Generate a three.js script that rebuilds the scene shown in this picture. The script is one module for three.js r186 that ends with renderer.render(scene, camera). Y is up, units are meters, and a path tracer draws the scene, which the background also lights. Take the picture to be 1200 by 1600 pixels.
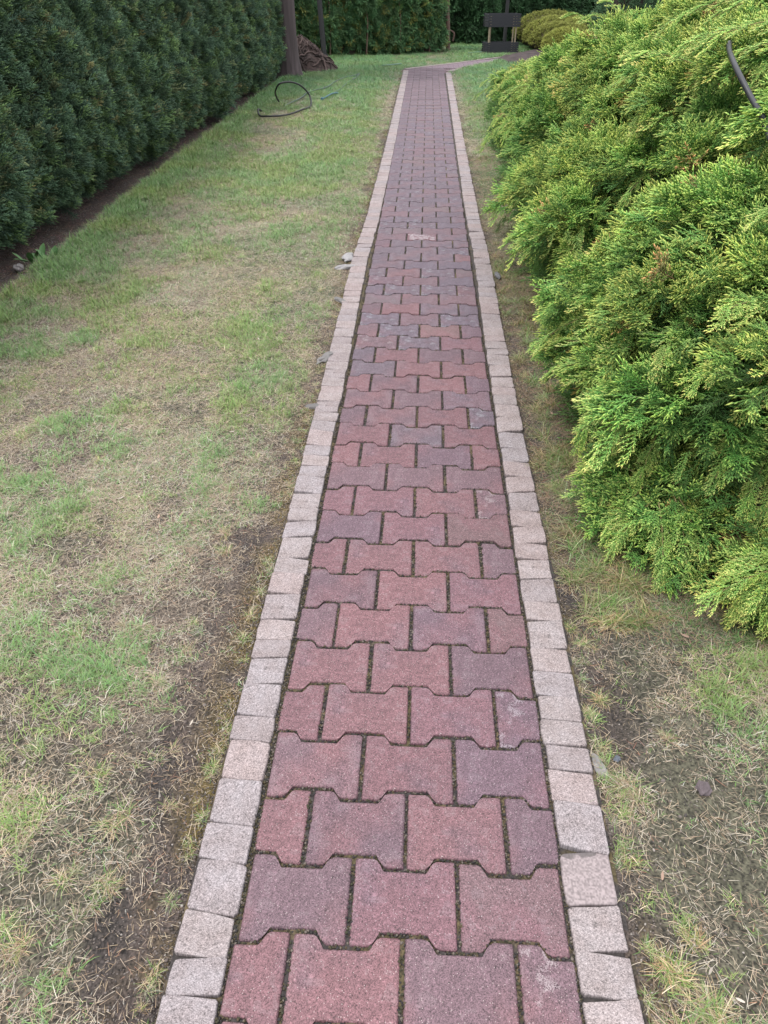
import * as THREE from 'three';
import { mergeGeometries } from 'three/addons/utils/BufferGeometryUtils.js';

// ------------------------------------------------------------------ camera, sky, sun, exposure
// metres; x across the path (path axis at x = 0), -z along the path, y up, paver tops at y = 0
const scene = new THREE.Scene();
const camera = new THREE.PerspectiveCamera(2 * Math.atan(800 / 1156) * 180 / Math.PI, 0.75, 0.05, 400);
camera.position.set(-0.004, 1.44, 0);
camera.rotation.order = 'YXZ';
camera.rotation.y = 2.807 * Math.PI / 180;
camera.rotation.x = -35.94 * Math.PI / 180;
const renderer = new THREE.WebGLRenderer({ antialias: true });
renderer.toneMapping = THREE.LinearToneMapping;
renderer.toneMappingExposure = 1.85;
renderer.shadowMap.enabled = true;
renderer.shadowMap.type = THREE.PCFSoftShadowMap;

function overcastSky() {
  const w = 64, h = 32, d = new Float32Array(w * h * 4);
  for (let j = 0; j < h; j++) for (let i = 0; i < w; i++) {
    const el = Math.abs((j + 0.5) / h - 0.5) * 2;
    const L = 0.38 + 1.12 * Math.sin(el * Math.PI / 2);
    d.set([L * 0.99, L * 1.0, L * 1.03, 1], (j * w + i) * 4);
  }
  const t = new THREE.DataTexture(d, w, h, THREE.RGBAFormat, THREE.FloatType);
  t.mapping = THREE.EquirectangularReflectionMapping;
  t.magFilter = t.minFilter = THREE.LinearFilter; t.needsUpdate = true;
  return t;
}
const sky = overcastSky();
scene.background = sky; scene.environment = sky;
const sun = new THREE.DirectionalLight(new THREE.Color(1, 0.96, 0.9), 1.5);
sun.position.set(-9, 20, 3); sun.target.position.set(0, 0, -6); sun.position.add(sun.target.position);
sun.castShadow = true; sun.shadow.radius = 24;
sun.shadow.mapSize.set(2048, 2048);
Object.assign(sun.shadow.camera, { left: -16, right: 16, top: 20, bottom: -20, near: 1, far: 60 });
scene.add(sun, sun.target);

// ------------------------------------------------------------------ small helpers
let seed = 12345;
function rng(s) { let a = s >>> 0; return () => { a = (a + 0x6D2B79F5) | 0; let t = Math.imul(a ^ (a >>> 15), 1 | a); t = (t + Math.imul(t ^ (t >>> 7), 61 | t)) ^ t; return ((t ^ (t >>> 14)) >>> 0) / 4294967296; }; }
let R = rng(seed);
const rr = (a, b) => a + (b - a) * R();
const clamp = (x, a = 0, b = 1) => Math.min(b, Math.max(a, x));
const sm = (a, b, x) => { const t = clamp((x - a) / (b - a)); return t * t * (3 - 2 * t); };
const lerp = (a, b, t) => a + (b - a) * t;
const V = (x, y, z) => new THREE.Vector3(x, y, z);
function table(xs, ys) { return (x) => { if (x <= xs[0]) return ys[0]; for (let i = 1; i < xs.length; i++) if (x <= xs[i]) return lerp(ys[i - 1], ys[i], (x - xs[i - 1]) / (xs[i] - xs[i - 1])); return ys[ys.length - 1]; }; }
function h2(i, j, s) { let h = Math.imul(i, 374761393) + Math.imul(j, 668265263) + Math.imul(s, 974634541); h = Math.imul(h ^ (h >>> 13), 1274126177); return ((h ^ (h >>> 16)) >>> 0) / 4294967296; }
function vn(x, y, s = 0, per = 0) {
  let i = Math.floor(x), j = Math.floor(y); const fx = x - i, fy = y - j;
  const u = fx * fx * (3 - 2 * fx), v = fy * fy * (3 - 2 * fy);
  let i1 = i + 1, j1 = j + 1;
  if (per) { const m = (k) => ((k % per) + per) % per; i = m(i); j = m(j); i1 = m(i1); j1 = m(j1); }
  return lerp(lerp(h2(i, j, s), h2(i1, j, s), u), lerp(h2(i, j1, s), h2(i1, j1, s), u), v);
}
function fbm(x, y, s = 0, oct = 4, per = 0) { let a = 0.5, t = 0, n = 0; for (let k = 0; k < oct; k++) { t += a * vn(x, y, s + k * 17, per); n += a; a *= 0.5; x *= 2; y *= 2; per *= 2; } return t / n; }
const enc = (l) => { l = clamp(l); return Math.round(255 * (l <= 0.0031308 ? 12.92 * l : 1.055 * Math.pow(l, 1 / 2.4) - 0.055)); };
function colorTex(n, fn) {                                   // fn(u, v) -> linear [r, g, b]
  const d = new Uint8Array(n * n * 4);
  for (let j = 0; j < n; j++) for (let i = 0; i < n; i++) { const c = fn(i / n, j / n); const k = (j * n + i) * 4; d[k] = enc(c[0]); d[k + 1] = enc(c[1]); d[k + 2] = enc(c[2]); d[k + 3] = 255; }
  const t = new THREE.DataTexture(d, n, n); t.colorSpace = THREE.SRGBColorSpace; t.wrapS = t.wrapT = THREE.RepeatWrapping; t.magFilter = THREE.LinearFilter; t.minFilter = THREE.LinearFilter; t.needsUpdate = true; return t;
}
function grayTex(n, fn) {
  const d = new Uint8Array(n * n * 4);
  for (let j = 0; j < n; j++) for (let i = 0; i < n; i++) { const c = Math.round(255 * clamp(fn(i / n, j / n))); d.set([c, c, c, 255], (j * n + i) * 4); }
  const t = new THREE.DataTexture(d, n, n); t.wrapS = t.wrapT = THREE.RepeatWrapping; t.magFilter = THREE.LinearFilter; t.minFilter = THREE.LinearFilter; t.needsUpdate = true; return t;
}
const mix3 = (a, b, t) => [lerp(a[0], b[0], t), lerp(a[1], b[1], t), lerp(a[2], b[2], t)];
const C = (r, g, b) => new THREE.Color().setRGB(r, g, b);
function mat(o) { return new THREE.MeshStandardMaterial({ roughness: 0.9, metalness: 0, ...o }); }
const used = {};
function numbered(n) { used[n] = (used[n] ?? -1) + 1; return used[n] ? `${n}_${String(used[n]).padStart(3, '0')}` : n; }
function shade(o) { o.traverse((m) => { if (m.isMesh) { m.castShadow = true; m.receiveShadow = true; } }); return o; }
function thing(name, label, category, pos = [0, 0, 0], group) {
  const g = new THREE.Group(); g.name = numbered(name); g.position.set(...pos); g.userData = { label, category }; if (group) g.userData.group = group; scene.add(g); return g;
}
function structure(name, label) { const g = new THREE.Group(); g.name = numbered(name); g.userData = { kind: 'structure', label }; scene.add(g); return g; }
function part(name, geo, material, parent, stuff) { const m = new THREE.Mesh(geo, material); m.name = name; m.castShadow = m.receiveShadow = true; if (stuff) m.userData.kind = 'stuff'; parent.add(m); return m; }
const _m = new THREE.Matrix4();
function inst(name, geo, material, list, parent) {            // list of { m: Matrix4, c: Color }
  const im = new THREE.InstancedMesh(geo, material, list.length); im.name = name; im.castShadow = im.receiveShadow = true; im.userData.kind = 'stuff';
  list.forEach((e, i) => { im.setMatrixAt(i, e.m); if (e.c) im.setColorAt(i, e.c); });
  parent.add(im); return im;
}
function buckets(k) { return Array.from({ length: k }, () => []); }
class Geo {                                                  // loose triangle collector with colours
  constructor() { this.p = []; this.n = []; this.c = []; this.i = []; }
  v(p, n, c) { this.p.push(p.x, p.y, p.z); this.n.push(n.x, n.y, n.z); this.c.push(c[0], c[1], c[2]); return this.p.length / 3 - 1; }
  build() { const g = new THREE.BufferGeometry(); g.setAttribute('position', new THREE.Float32BufferAttribute(this.p, 3)); g.setAttribute('normal', new THREE.Float32BufferAttribute(this.n, 3)); g.setAttribute('color', new THREE.Float32BufferAttribute(this.c, 3)); g.setIndex(this.i); return g; }
}
function frame(d) { const a = Math.abs(d.y) < 0.9 ? V(0, 1, 0) : V(1, 0, 0); const u = a.clone().cross(d).normalize(); return [u, d.clone().cross(u).normalize()]; }
function twig(G, p, d, len, r, c0, c1, sides = 3) {            // short pointed shoot, fattest a third of the way up
  const [u, w] = frame(d), ids = [];
  for (const [t, k, c] of [[0, 0.6, c0], [0.45, 1, mix3(c0, c1, 0.6)]]) {
    const q = p.clone().addScaledVector(d, len * t), row = [];
    for (let s = 0; s < sides; s++) { const a = s / sides * Math.PI * 2, n = u.clone().multiplyScalar(Math.cos(a)).addScaledVector(w, Math.sin(a)); row.push(G.v(q.clone().addScaledVector(n, r * k), n, c)); }
    ids.push(row);
  }
  const tip = G.v(p.clone().addScaledVector(d, len), d, c1);
  for (let s = 0; s < sides; s++) { const e = (s + 1) % sides; G.i.push(ids[0][s], ids[0][e], ids[1][e], ids[0][s], ids[1][e], ids[1][s], ids[1][s], ids[1][e], tip); }
}
function stem(G, pts, r0, r1, c, sides = 4) {
  let prev = null;
  for (let k = 0; k < pts.length; k++) {
    const d = (k < pts.length - 1 ? pts[k + 1].clone().sub(pts[k]) : pts[k].clone().sub(pts[k - 1])).normalize(), [u, w] = frame(d), r = lerp(r0, r1, k / (pts.length - 1)), row = [];
    for (let s = 0; s < sides; s++) { const a = s / sides * Math.PI * 2, n = u.clone().multiplyScalar(Math.cos(a)).addScaledVector(w, Math.sin(a)); row.push(G.v(pts[k].clone().addScaledVector(n, r), n, c)); }
    if (prev) for (let s = 0; s < sides; s++) { const e = (s + 1) % sides; G.i.push(prev[s], prev[e], row[e], prev[s], row[e], row[s]); }
    prev = row;
  }
}
// a conifer spray growing along +y, lying in the xy plane, its upper side towards +z
function makeSpray(s, o) {
  const q = rng(s), G = new Geo(), { L, W, n, flat, inner, outer, tip, r = 0.0019, droop = 0.12, sub = 0.011, wood = [0.12, 0.07, 0.04], ang = 46 } = o;
  const axis = (t) => V(0, L * t, -droop * L * t * t + 0.01 * Math.sin(t * 5 + s));
  stem(G, [0, 0.25, 0.5, 0.75, 0.95].map(axis), r * 0.9, r * 0.5, mix3(wood, inner, 0.5), 3);
  const shoot = (p, d, len, age) => {
    const c0 = mix3(inner, outer, clamp(age * 0.8 + 0.2 * q())), c1 = mix3(outer, tip, clamp(age * age * 1.1 - 0.25 + 0.5 * q()));
    twig(G, p, d, len, r * (0.8 + 0.4 * q()), c0, c1);
  };
  for (let i = 0; i < n; i++) {
    const t = 0.04 + 0.94 * (i + 0.5 * q()) / n, p = axis(t), side = i % 2 ? 1 : -1;
    const roll = flat ? (q() - 0.5) * 1.0 : q() * Math.PI * 2, A = (ang + (q() - 0.5) * 24) * Math.PI / 180 * (1 - 0.35 * t);
    const len = W * (Math.sin(Math.PI * Math.pow(t, 0.75)) * 0.85 + 0.22) * (0.7 + 0.6 * q());
    const lat = V(side * Math.cos(roll), 0, Math.sin(roll) * (flat ? 1 : side));
    const d0 = V(0, Math.cos(A), 0).addScaledVector(lat, Math.sin(A)).normalize();
    const bendUp = V(0, 1, 0).multiplyScalar(0.35).add(V(0, 0, (q() - 0.4) * 0.35));
    const m = Math.max(2, Math.round(len / sub)); const pts = []; let c = p.clone(), d = d0.clone();
    for (let k = 0; k <= m; k++) { pts.push(c.clone()); d = d.clone().addScaledVector(bendUp, 1 / m).normalize(); c = c.clone().addScaledVector(d, len / m); }
    stem(G, pts.filter((_, k) => k % 2 === 0 || k === m), r * 0.75, r * 0.5, mix3(inner, outer, 0.35), 3);
    for (let k = 1; k <= m; k++) {
      const f = k / m, e = pts[k].clone().sub(pts[k - 1]).normalize(), [u, w] = frame(e), sg = k % 2 ? 1 : -1;
      const lp = V(0, 0, 1).cross(e).normalize().multiplyScalar(sg).addScaledVector(flat ? V(0, 0, 1) : u, (q() - 0.35) * 0.9).addScaledVector(w, flat ? 0 : (q() - 0.5) * 1.2);
      const dd = e.clone().multiplyScalar(0.68 + 0.3 * f).addScaledVector(lp, 0.8).normalize();
      shoot(pts[k - 1].clone().lerp(pts[k], q()), dd, sub * (1.3 + 1.2 * q()) * (1.15 - 0.5 * f), f * (0.35 + 0.65 * t) + 0.1);
      if (k === m) shoot(pts[k], e, sub * (1.4 + q()), 0.5 + 0.5 * t + 0.2);
    }
  }
  shoot(axis(0.95), axis(1).sub(axis(0.9)).normalize(), L * 0.14, 1.2);
  return G.build();
}
function basis(pos, dir, up, s, sx = 1) {                      // +y along dir, +z as near up as it gets
  const y = dir.clone().normalize(), x = y.clone().cross(up).normalize(), z = x.clone().cross(y).normalize();
  return new THREE.Matrix4().makeBasis(x.multiplyScalar(s * sx), y.multiplyScalar(s), z.multiplyScalar(s)).setPosition(pos);
}
const rv = () => V(rr(-1, 1), rr(-1, 1), rr(-1, 1));

// ------------------------------------------------------------------ ground
const CELL = 0.2067, PITCH = 0.149, F0 = 0.638 - 7 * 0.149;      // row 7 is the full row at F = 0.638 .. 0.787
const NROWS = 114;
const edgeX = table([0, 4, 9, 13, 18], [-2.3, -2.35, -2.45, -2.48, -2.5]);    // lawn edge by the hedge bed
const sideUpper = table([-0.6, 0.43, 1.28, 1.8, 3], [16.1, 17.35, 18.55, 19.2, 20.8]);
const sideLower = table([0.3, 0.36, 0.44, 0.6, 0.92, 1.44, 3], [15.5, 15.75, 16.0, 16.35, 16.95, 18.0, 20.6]);
const onSide = (x, f) => x > -0.42 && x < 2.4 && f > sideLower(x) - 0.02 && f < sideUpper(x) + 0.02 && f > 15.3;
function bareStrip(x, f) {                                     // 1 on the bare soil beside the kerb stones
  if (f > 16.5) return 0; const e = Math.abs(x) - 0.42; const n = fbm(x * 9 + 40, f * 5, 3, 3) - 0.5;
  const w = x < 0 ? table([0, 1.2, 2.2, 4, 7, 12], [0.12, 0.14, 0.1, 0.06, 0.05, 0.04])(f) : table([0, 0.8, 1.2, 2, 5, 12], [0.03, 0.05, 0.09, 0.06, 0.03, 0.02])(f);
  return 1 - sm(w - 0.05, w + 0.07, e + n * 0.16);
}
function groundY(x, f) {
  if (Math.abs(x) < 0.405 && f < 16.6) return -0.075;
  if (onSide(x, f)) return -0.03;
  let y = -0.014 + 0.022 * (fbm(x * 2.1 + 7, f * 2.1, 5, 3) - 0.5) + 0.008 * (vn(x * 24, f * 24, 9) - 0.5);
  y += 0.014 * sm(0.42, 0.75, Math.abs(x)) ;
  const e = x - edgeX(f);
  if (e < 0.03) y -= 0.055 * sm(0.03, -0.1, e);
  if (f > 17.5) y += 0;
  return y;
}
const soilA = [0.08, 0.06, 0.055], soilB = [0.135, 0.105, 0.095], moss = [0.115, 0.085, 0.022], needle = [0.09, 0.066, 0.056], thatch = [0.28, 0.235, 0.165], greenG = [0.1, 0.16, 0.06], paleSoil = [0.17, 0.14, 0.13], darkGrit = [0.042, 0.038, 0.037];
function groundColor(x, f) {
  let c = mix3(soilA, soilB, fbm(x * 3 + 3, f * 3, 21, 3));
  const b = bareStrip(x, f), big = fbm(x * 1.3, f * 1.3 + 9, 31, 3), fine = vn(x * 30, f * 30, 37);
  if (f > 15 || x > -2.5) c = mix3(c, mix3(thatch, greenG, Math.max(sm(0.35, 0.65, big), sm(13, 16, f))), (1 - b) * (0.45 + 0.3 * fine) * sm(2.2, 6, f) + (1 - b) * 0.25);
  c = mix3(c, darkGrit, b * 0.7 * sm(0.35, 0.6, fbm(x * 7, f * 5, 41, 3)) * sm(3, 2, f));
  const e = Math.abs(x) - 0.42;
  c = mix3(c, moss, b * sm(0.13, 0, e) * sm(0.35, 0.55, fbm(x * 11, f * 8, 43, 3)) * (x < 0 ? 0.95 : 0.6));
  const d = x - edgeX(f);
  if (d < 0.05 && f < 15.6) { c = mix3(c, paleSoil, sm(0.06, 0.02, d) * sm(0.35, 0.5, fbm(x * 4, f * 3, 47, 2) + 0.1)); c = mix3(c, needle, sm(-0.07, -0.16, d)); }
  return c;
}
{
  const xs = [-90, -40, -18, -9, -6, -4.5, -3.6], fs = [-60, -20, -6, -2, -0.6];
  for (let x = -3.1; x < 1.9; x += 0.024) { if (Math.abs(Math.abs(x) - 0.405) < 0.012) continue; xs.push(x); }
  xs.push(-0.4051, -0.4049, 0.4049, 0.4051);
  for (const x of [2, 2.2, 2.5, 3, 4, 5, 7, 10, 20, 45, 90]) xs.push(x);
  xs.sort((a, b) => a - b);
  for (let f = 0; f < 3.4; f += 0.024) fs.push(f);
  for (let f = 3.4; f < 8; f += 0.06) fs.push(f);
  for (let f = 8; f < 22; f += 0.12) fs.push(f);
  for (const f of [23, 25, 28, 35, 50, 90, 150]) fs.push(f);
  const p = [], c = [], uv = [], id = [], nx = xs.length;
  for (const f of fs) for (const x of xs) { p.push(x, groundY(x, f), -f); c.push(...groundColor(x, f)); uv.push(x / 0.9, f / 0.9); }
  for (let j = 0; j + 1 < fs.length; j++) for (let i = 0; i + 1 < nx; i++) { const a = j * nx + i; id.push(a, a + 1, a + nx, a + 1, a + nx + 1, a + nx); }
  const g = new THREE.BufferGeometry(); g.setAttribute('position', new THREE.Float32BufferAttribute(p, 3)); g.setAttribute('color', new THREE.Float32BufferAttribute(c, 3)); g.setAttribute('uv', new THREE.Float32BufferAttribute(uv, 2)); g.setIndex(id); g.computeVertexNormals();
  const grit = colorTex(1024, (u, v) => {
    const a = fbm(u * 16, v * 16, 51, 4, 16), k = vn(u * 256, v * 256, 52, 256), k2 = vn(u * 128, v * 128, 53, 128), straw = vn(u * 40 + 3 * vn(u * 8, v * 8, 55, 8), v * 220, 54, 0);
    let b = 0.25 + 0.6 * a + 0.85 * k * k + 0.5 * (k2 - 0.4); if (k2 > 0.84) b += 0.5 * k; if (k < 0.2) b *= 0.45;
    return [b * 0.72, b * 0.71, b * 0.7];
  });
  const gb = grayTex(1024, (u, v) => 0.5 * fbm(u * 40, v * 40, 61, 3, 40) + 0.5 * vn(u * 200, v * 200, 62, 200));
  const m = part('ground', g, mat({ vertexColors: true, map: grit, bumpMap: gb, bumpScale: 0.012, roughness: 1 }), scene);
  m.userData = { kind: 'structure', label: 'bare brown garden soil under the lawn and beside the path' };
}

// ------------------------------------------------------------------ the paved path
const path = structure('brick_path', 'long straight footpath of reddish interlocking concrete pavers');
const widen = (f) => 1 + 0.008 * Math.max(0, f - 7);
{
  const p = [], uv = [], id = [], xs = [], fs = [];
  for (let x = -0.42; x <= 0.4201; x += 0.007) xs.push(x);
  for (let f = -0.5; f < 3.2; f += 0.008) fs.push(f); for (let f = 3.2; f < 8; f += 0.03) fs.push(f); for (let f = 8; f <= 16.6; f += 0.2) fs.push(f);
  for (const f of fs) for (const x of xs) { p.push(x * widen(f), -0.0072 + 0.007 * (fbm(x * 60, f * 60, 71, 3) - 0.5), -f); uv.push(x / 0.5, f / 0.5); }
  for (let j = 0; j + 1 < fs.length; j++) for (let i = 0; i + 1 < xs.length; i++) { const a = j * xs.length + i; id.push(a, a + 1, a + xs.length, a + 1, a + xs.length + 1, a + xs.length); }
  const g = new THREE.BufferGeometry(); g.setAttribute('position', new THREE.Float32BufferAttribute(p, 3)); g.setAttribute('uv', new THREE.Float32BufferAttribute(uv, 2)); g.setIndex(id); g.computeVertexNormals();
  const tex = colorTex(1024, (u, v) => {
    const a = fbm(u * 10, v * 10, 81, 4, 10), k = vn(u * 150, v * 150, 82, 150), m = sm(0.45, 0.62, fbm(u * 8, v * 8, 83, 3, 8));
    let c = mix3([0.035, 0.03, 0.029], [0.06, 0.048, 0.024], m); c = mix3(c, [0.1, 0.075, 0.042], sm(0.55, 0.75, a) * 0.8);
    const b = 0.55 + 0.9 * k; return [c[0] * b, c[1] * b, c[2] * b];
  });
  part('joint_bedding', g, mat({ map: tex, roughness: 1 }), path);
}
// outline of one paver between x0 and x1 (cell coordinates), waist narrower than its ends
const GAP = 0.0031, AMP = 0.0125;
function waist(x) { const a = Math.abs(x), t = sm(0.0425, 0.0645, a); return PITCH / 2 - GAP * 0.9 - AMP + 2 * AMP * t; }
const KNOTS = [-0.082, -0.0645, -0.059, -0.0535, -0.048, -0.0425, -0.02, 0, 0.02, 0.0425, 0.048, 0.0535, 0.059, 0.0645, 0.082];
function paverGeo(x0, x1, q, bevel, depth, uvS) {              // columns across the paver; each ring is that outline pulled in and lowered
  const rc = 0.0045, xs = [0, 0.35, 1].map((k) => x0 + rc * k).concat(KNOTS.filter((k) => k > x0 + rc * 1.5 && k < x1 - rc * 1.5), [1, 0.35, 0].map((k) => x1 - rc * k));
  const n = xs.length, cut = [0.8, 0.22, 0], cm = [0, 1, 2, 3].map(() => 0.7 + 0.6 * q() + (q() < 0.25 ? 1.2 * q() : 0)), jt = xs.map(() => (q() - 0.5) * 0.0012), jb = xs.map(() => (q() - 0.5) * 0.0012), P = [], UV = [], I = [];
  const add = (x, y, f) => { P.push(x, y, -f); UV.push(x * uvS + 0.5, f * uvS + 0.5); };
  const ring = (inset, y) => {
    const k = (x1 - x0 - 2 * inset) / (x1 - x0), X = (x) => (x0 + x1) / 2 + (x - (x0 + x1) / 2) * k;
    const w = (i, j) => { const e = Math.min(i, n - 1 - i); return waist(Math.abs(xs[i]) + inset * 0.45) - inset - (e < 3 ? cut[e] * rc * cm[(i < n / 2 ? 0 : 1) + (j === jt ? 2 : 0)] : 0) + j[i]; };
    for (let i = 0; i < n; i++) add(X(xs[i]), y, -w(i, jb)); for (let i = n - 1; i >= 0; i--) add(X(xs[i]), y, w(i, jt));
  };
  ring(bevel, 0); ring(bevel * 0.35, -bevel * 0.3); ring(0, -bevel); ring(0, -depth);
  for (let i = 0; i + 1 < n; i++) I.push(i, i + 1, 2 * n - 1 - i, i + 1, 2 * n - 2 - i, 2 * n - 1 - i);
  const m = 2 * n; for (let i = 0; i < m; i++) { const e = (i + 1) % m; for (let r = 0; r < 3; r++) { const a = r * m; I.push(a + i, a + m + i, a + m + e, a + i, a + m + e, a + e); } }
  const g = new THREE.BufferGeometry(); g.setAttribute('position', new THREE.Float32BufferAttribute(P, 3)); g.setAttribute('uv', new THREE.Float32BufferAttribute(UV, 2)); g.setIndex(I);
  return flatTop(g, m - 1);
}
function slabGeo(outline, bevel, depth, uvS, uo) {              // top face, rounded edge and sides from an outline in x, y(forward)
  const n = outline.length, P = [], UV = [], I = [];
  let cx = 0, cy = 0; for (const [x, y] of outline) { cx += x / n; cy += y / n; }
  const norm = outline.map((_, i) => { const a = outline[(i + n - 1) % n], b = outline[(i + 1) % n]; const dx = b[0] - a[0], dy = b[1] - a[1], l = Math.hypot(dx, dy) || 1; return [dy / l, -dx / l]; });
  const ring = (inset, y) => { outline.forEach(([x, f], i) => { const X = x - norm[i][0] * inset, Fy = f - norm[i][1] * inset; P.push(X, y, -Fy); UV.push(X * uvS + uo[0], Fy * uvS + uo[1]); }); };
  P.push(cx, 0, -cy); UV.push(cx * uvS + uo[0], cy * uvS + uo[1]);
  ring(bevel, 0); ring(bevel * 0.35, -bevel * 0.3); ring(0, -bevel); ring(0, -depth);
  for (let i = 0; i < n; i++) { const e = (i + 1) % n; I.push(0, 1 + i, 1 + e); for (let r = 0; r < 3; r++) { const a = 1 + r * n; I.push(a + i, a + n + i, a + n + e, a + i, a + n + e, a + e); } }
  const g = new THREE.BufferGeometry(); g.setAttribute('position', new THREE.Float32BufferAttribute(P, 3)); g.setAttribute('uv', new THREE.Float32BufferAttribute(UV, 2)); g.setIndex(I);
  return flatTop(g, n);
}
function flatTop(g, n) { g.computeVertexNormals(); const N = g.attributes.normal; for (let i = 0; i <= n; i++) N.setXYZ(i, 0, 1, 0); return g; }
const paverTex = [];
const RED = [0.15, 0.077, 0.088], PUR = [0.118, 0.074, 0.09], BRN = [0.134, 0.08, 0.086];
for (let k = 0; k < 6; k++) {
  const [a, b, lo, hi] = [[RED, PUR, 0.5, 1.05], [RED, PUR, 0.3, 0.85], [RED, PUR, 0.1, 0.75], [PUR, RED, 0.4, 1.1], [RED, BRN, 0.2, 0.7], [PUR, RED, 0.5, 1.1]][k];
  paverTex.push(colorTex(512, (u, v) => {
    const s = 100 + k * 20, m = sm(lo, hi, fbm(u * 3 + (k - 2) * 0.3 * u, v * 3, s, 3));
    let c = mix3(a, b, m);
    const g1 = vn(u * 170, v * 170, s + 1), g2 = vn(u * 85, v * 85, s + 2), g3 = fbm(u * 12, v * 12, s + 3, 3);
    let f = 0.3 + 0.95 * g1 + 0.35 * (g2 - 0.5) + 0.4 * g3;
    if (g2 > 0.88) f *= 1.3; if (g1 < 0.14) f *= 0.6;
    c = [c[0] * f, c[1] * f, c[2] * f];
    if (h2(Math.floor(u * 170), Math.floor(v * 170), s + 5) > 0.991) c = mix3(c, [0.4, 0.35, 0.34], 0.75);
    if (g3 > 0.66) c = mix3(c, [0.17, 0.14, 0.15], 0.35 * g1);
    if (k === 5) { const w = sm(0.6, 0.74, fbm(u * 9, v * 9, s + 7, 4)) * sm(0.35, 0.6, g1); c = mix3(c, [0.34, 0.31, 0.32], w * 0.5); }
    return c;
  }));
}
const whiteTex = colorTex(512, (u, v) => {
  let c = mix3(RED, PUR, fbm(u * 3, v * 3, 301, 3)); const f = 0.6 + 0.8 * vn(u * 170, v * 170, 302); c = [c[0] * f, c[1] * f, c[2] * f];
  const w = sm(0.42, 0.5, fbm(u * 10, v * 16, 303, 4) * sm(0.48, 0.18, Math.abs(v - 0.5)) * sm(0.5, 0.3, Math.abs(u - 0.5)) * 1.1);
  return mix3(c, [0.36, 0.34, 0.36], w * 0.7 * sm(0.2, 0.7, vn(u * 60, v * 90, 305)));
});
const grainBump = grayTex(512, (u, v) => 0.7 * vn(u * 170, v * 170, 311, 170) + 0.3 * fbm(u * 20, v * 20, 312, 3, 20));
const paverMats = [];
const tints = [[1, 1, 1], [0.93, 0.93, 0.95], [1.06, 1.04, 1.03], [0.97, 0.98, 1.03]];
const sheenTints = [[0.9, 1.06, 1.12], [0.85, 1.0, 1.06], [0.9, 1.06, 1.1], [0.88, 1.06, 1.14]];   // far blocks tinted bluer and greyer: sky sheen at grazing view, painted in
for (const set of [tints, sheenTints]) for (const t of paverTex) for (const c of set) paverMats.push(mat({ map: t, color: C(...c), bumpMap: grainBump, bumpScale: 0.0013, roughness: 0.74 }));
const whiteMat = mat({ map: whiteTex, bumpMap: grainBump, bumpScale: 0.001, roughness: 0.9 });
const uvS = 1 / 0.24;
const fullGeo = [], leftHalf = [], rightHalf = [];
for (let k = 0; k < 8; k++) {
  const q = rng(900 + k), b = 0.005 + 0.0025 * q();
  fullGeo.push(paverGeo(-0.0998, 0.0998, q, b, 0.05, uvS));
  leftHalf.push(paverGeo(-0.0012, 0.0998, q, b, 0.05, uvS));
  rightHalf.push(paverGeo(-0.0998, 0.0012, q, b, 0.05, uvS));
}
{
  R = rng(77);
  const far = []; let count = 0;
  // how the rows nearest the camera are coloured: texture numbers (0 red .. 5 grey) read off the photograph, left to right
  const seen = { 5: [1, 0, 2, 5], 6: [1, 0, 3, 5], 7: [3, 0, 4], 8: [0, 2, 1, 3], 9: [2, 1, 3], 10: [0, 0, 1, 5], 11: [0, 0, 3], 12: [3, 0, 2, 4], 13: [2, 0, 1], 14: [0, 0, 1, 3], 15: [3, 0, 4], 16: [0, 0, 1, 5], 17: [3, 3, 3], 18: [1, 0, 3, 1], 19: [0, 2, 1], 20: [3, 2, 1, 5], 21: [2, 3, 1], 22: [1, 2, 1, 3], 23: [3, 0, 1], 24: [3, 0, 3, 3] };
  for (let row = 0; row < NROWS; row++) {
    const f = F0 + (row + 0.5) * PITCH, full = row % 2 === 1, list = full ? [[-CELL, 'f'], [0, 'f'], [CELL, 'f']] : [[-1.5 * CELL, 'l'], [-CELL / 2, 'f'], [CELL / 2, 'f'], [1.5 * CELL, 'r']];
    const cut = full ? 0 : 1;
    list.forEach(([x, t], i) => {
      const geos = t === 'f' ? fullGeo : t === 'l' ? leftHalf : rightHalf, gi = Math.floor(R() * geos.length);
      const tex = (seen[row] && seen[row][i]) ?? (row > 30 ? [1, 2, 2, 3, 3, 5, 5, 4, 2] : [0, 1, 2, 2, 3, 3, 4, 5, 5])[Math.floor(R() * 9)];
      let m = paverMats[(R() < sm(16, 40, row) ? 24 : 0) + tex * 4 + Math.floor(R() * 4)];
      if ((row === 37) && t === 'f' && i === 1) m = whiteMat;
      const flip = t === 'f' && R() < 0.5, ang = (flip ? Math.PI : 0) + rr(-0.006, 0.006);
      const pos = V((x + rr(-0.0012, 0.0012)) * widen(f), rr(-0.0026, 0.0016), -f + rr(-0.001, 0.001));
      const e = new THREE.Euler(rr(-0.008, 0.008), ang, rr(-0.006, 0.006), 'YXZ');
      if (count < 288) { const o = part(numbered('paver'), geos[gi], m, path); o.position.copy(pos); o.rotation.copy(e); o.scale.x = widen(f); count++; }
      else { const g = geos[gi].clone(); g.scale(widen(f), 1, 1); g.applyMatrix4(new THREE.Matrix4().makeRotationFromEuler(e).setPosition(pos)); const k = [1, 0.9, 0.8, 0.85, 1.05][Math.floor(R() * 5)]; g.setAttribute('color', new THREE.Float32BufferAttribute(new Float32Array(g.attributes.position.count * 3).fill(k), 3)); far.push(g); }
    });
  }
  part('far_pavers', mergeGeometries(far), mat({ map: paverTex[2], color: C(0.9, 1.05, 1.1), vertexColors: true, roughness: 0.74 }), path, true);  // merged far blocks carry the same painted sky sheen tint
}
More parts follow.
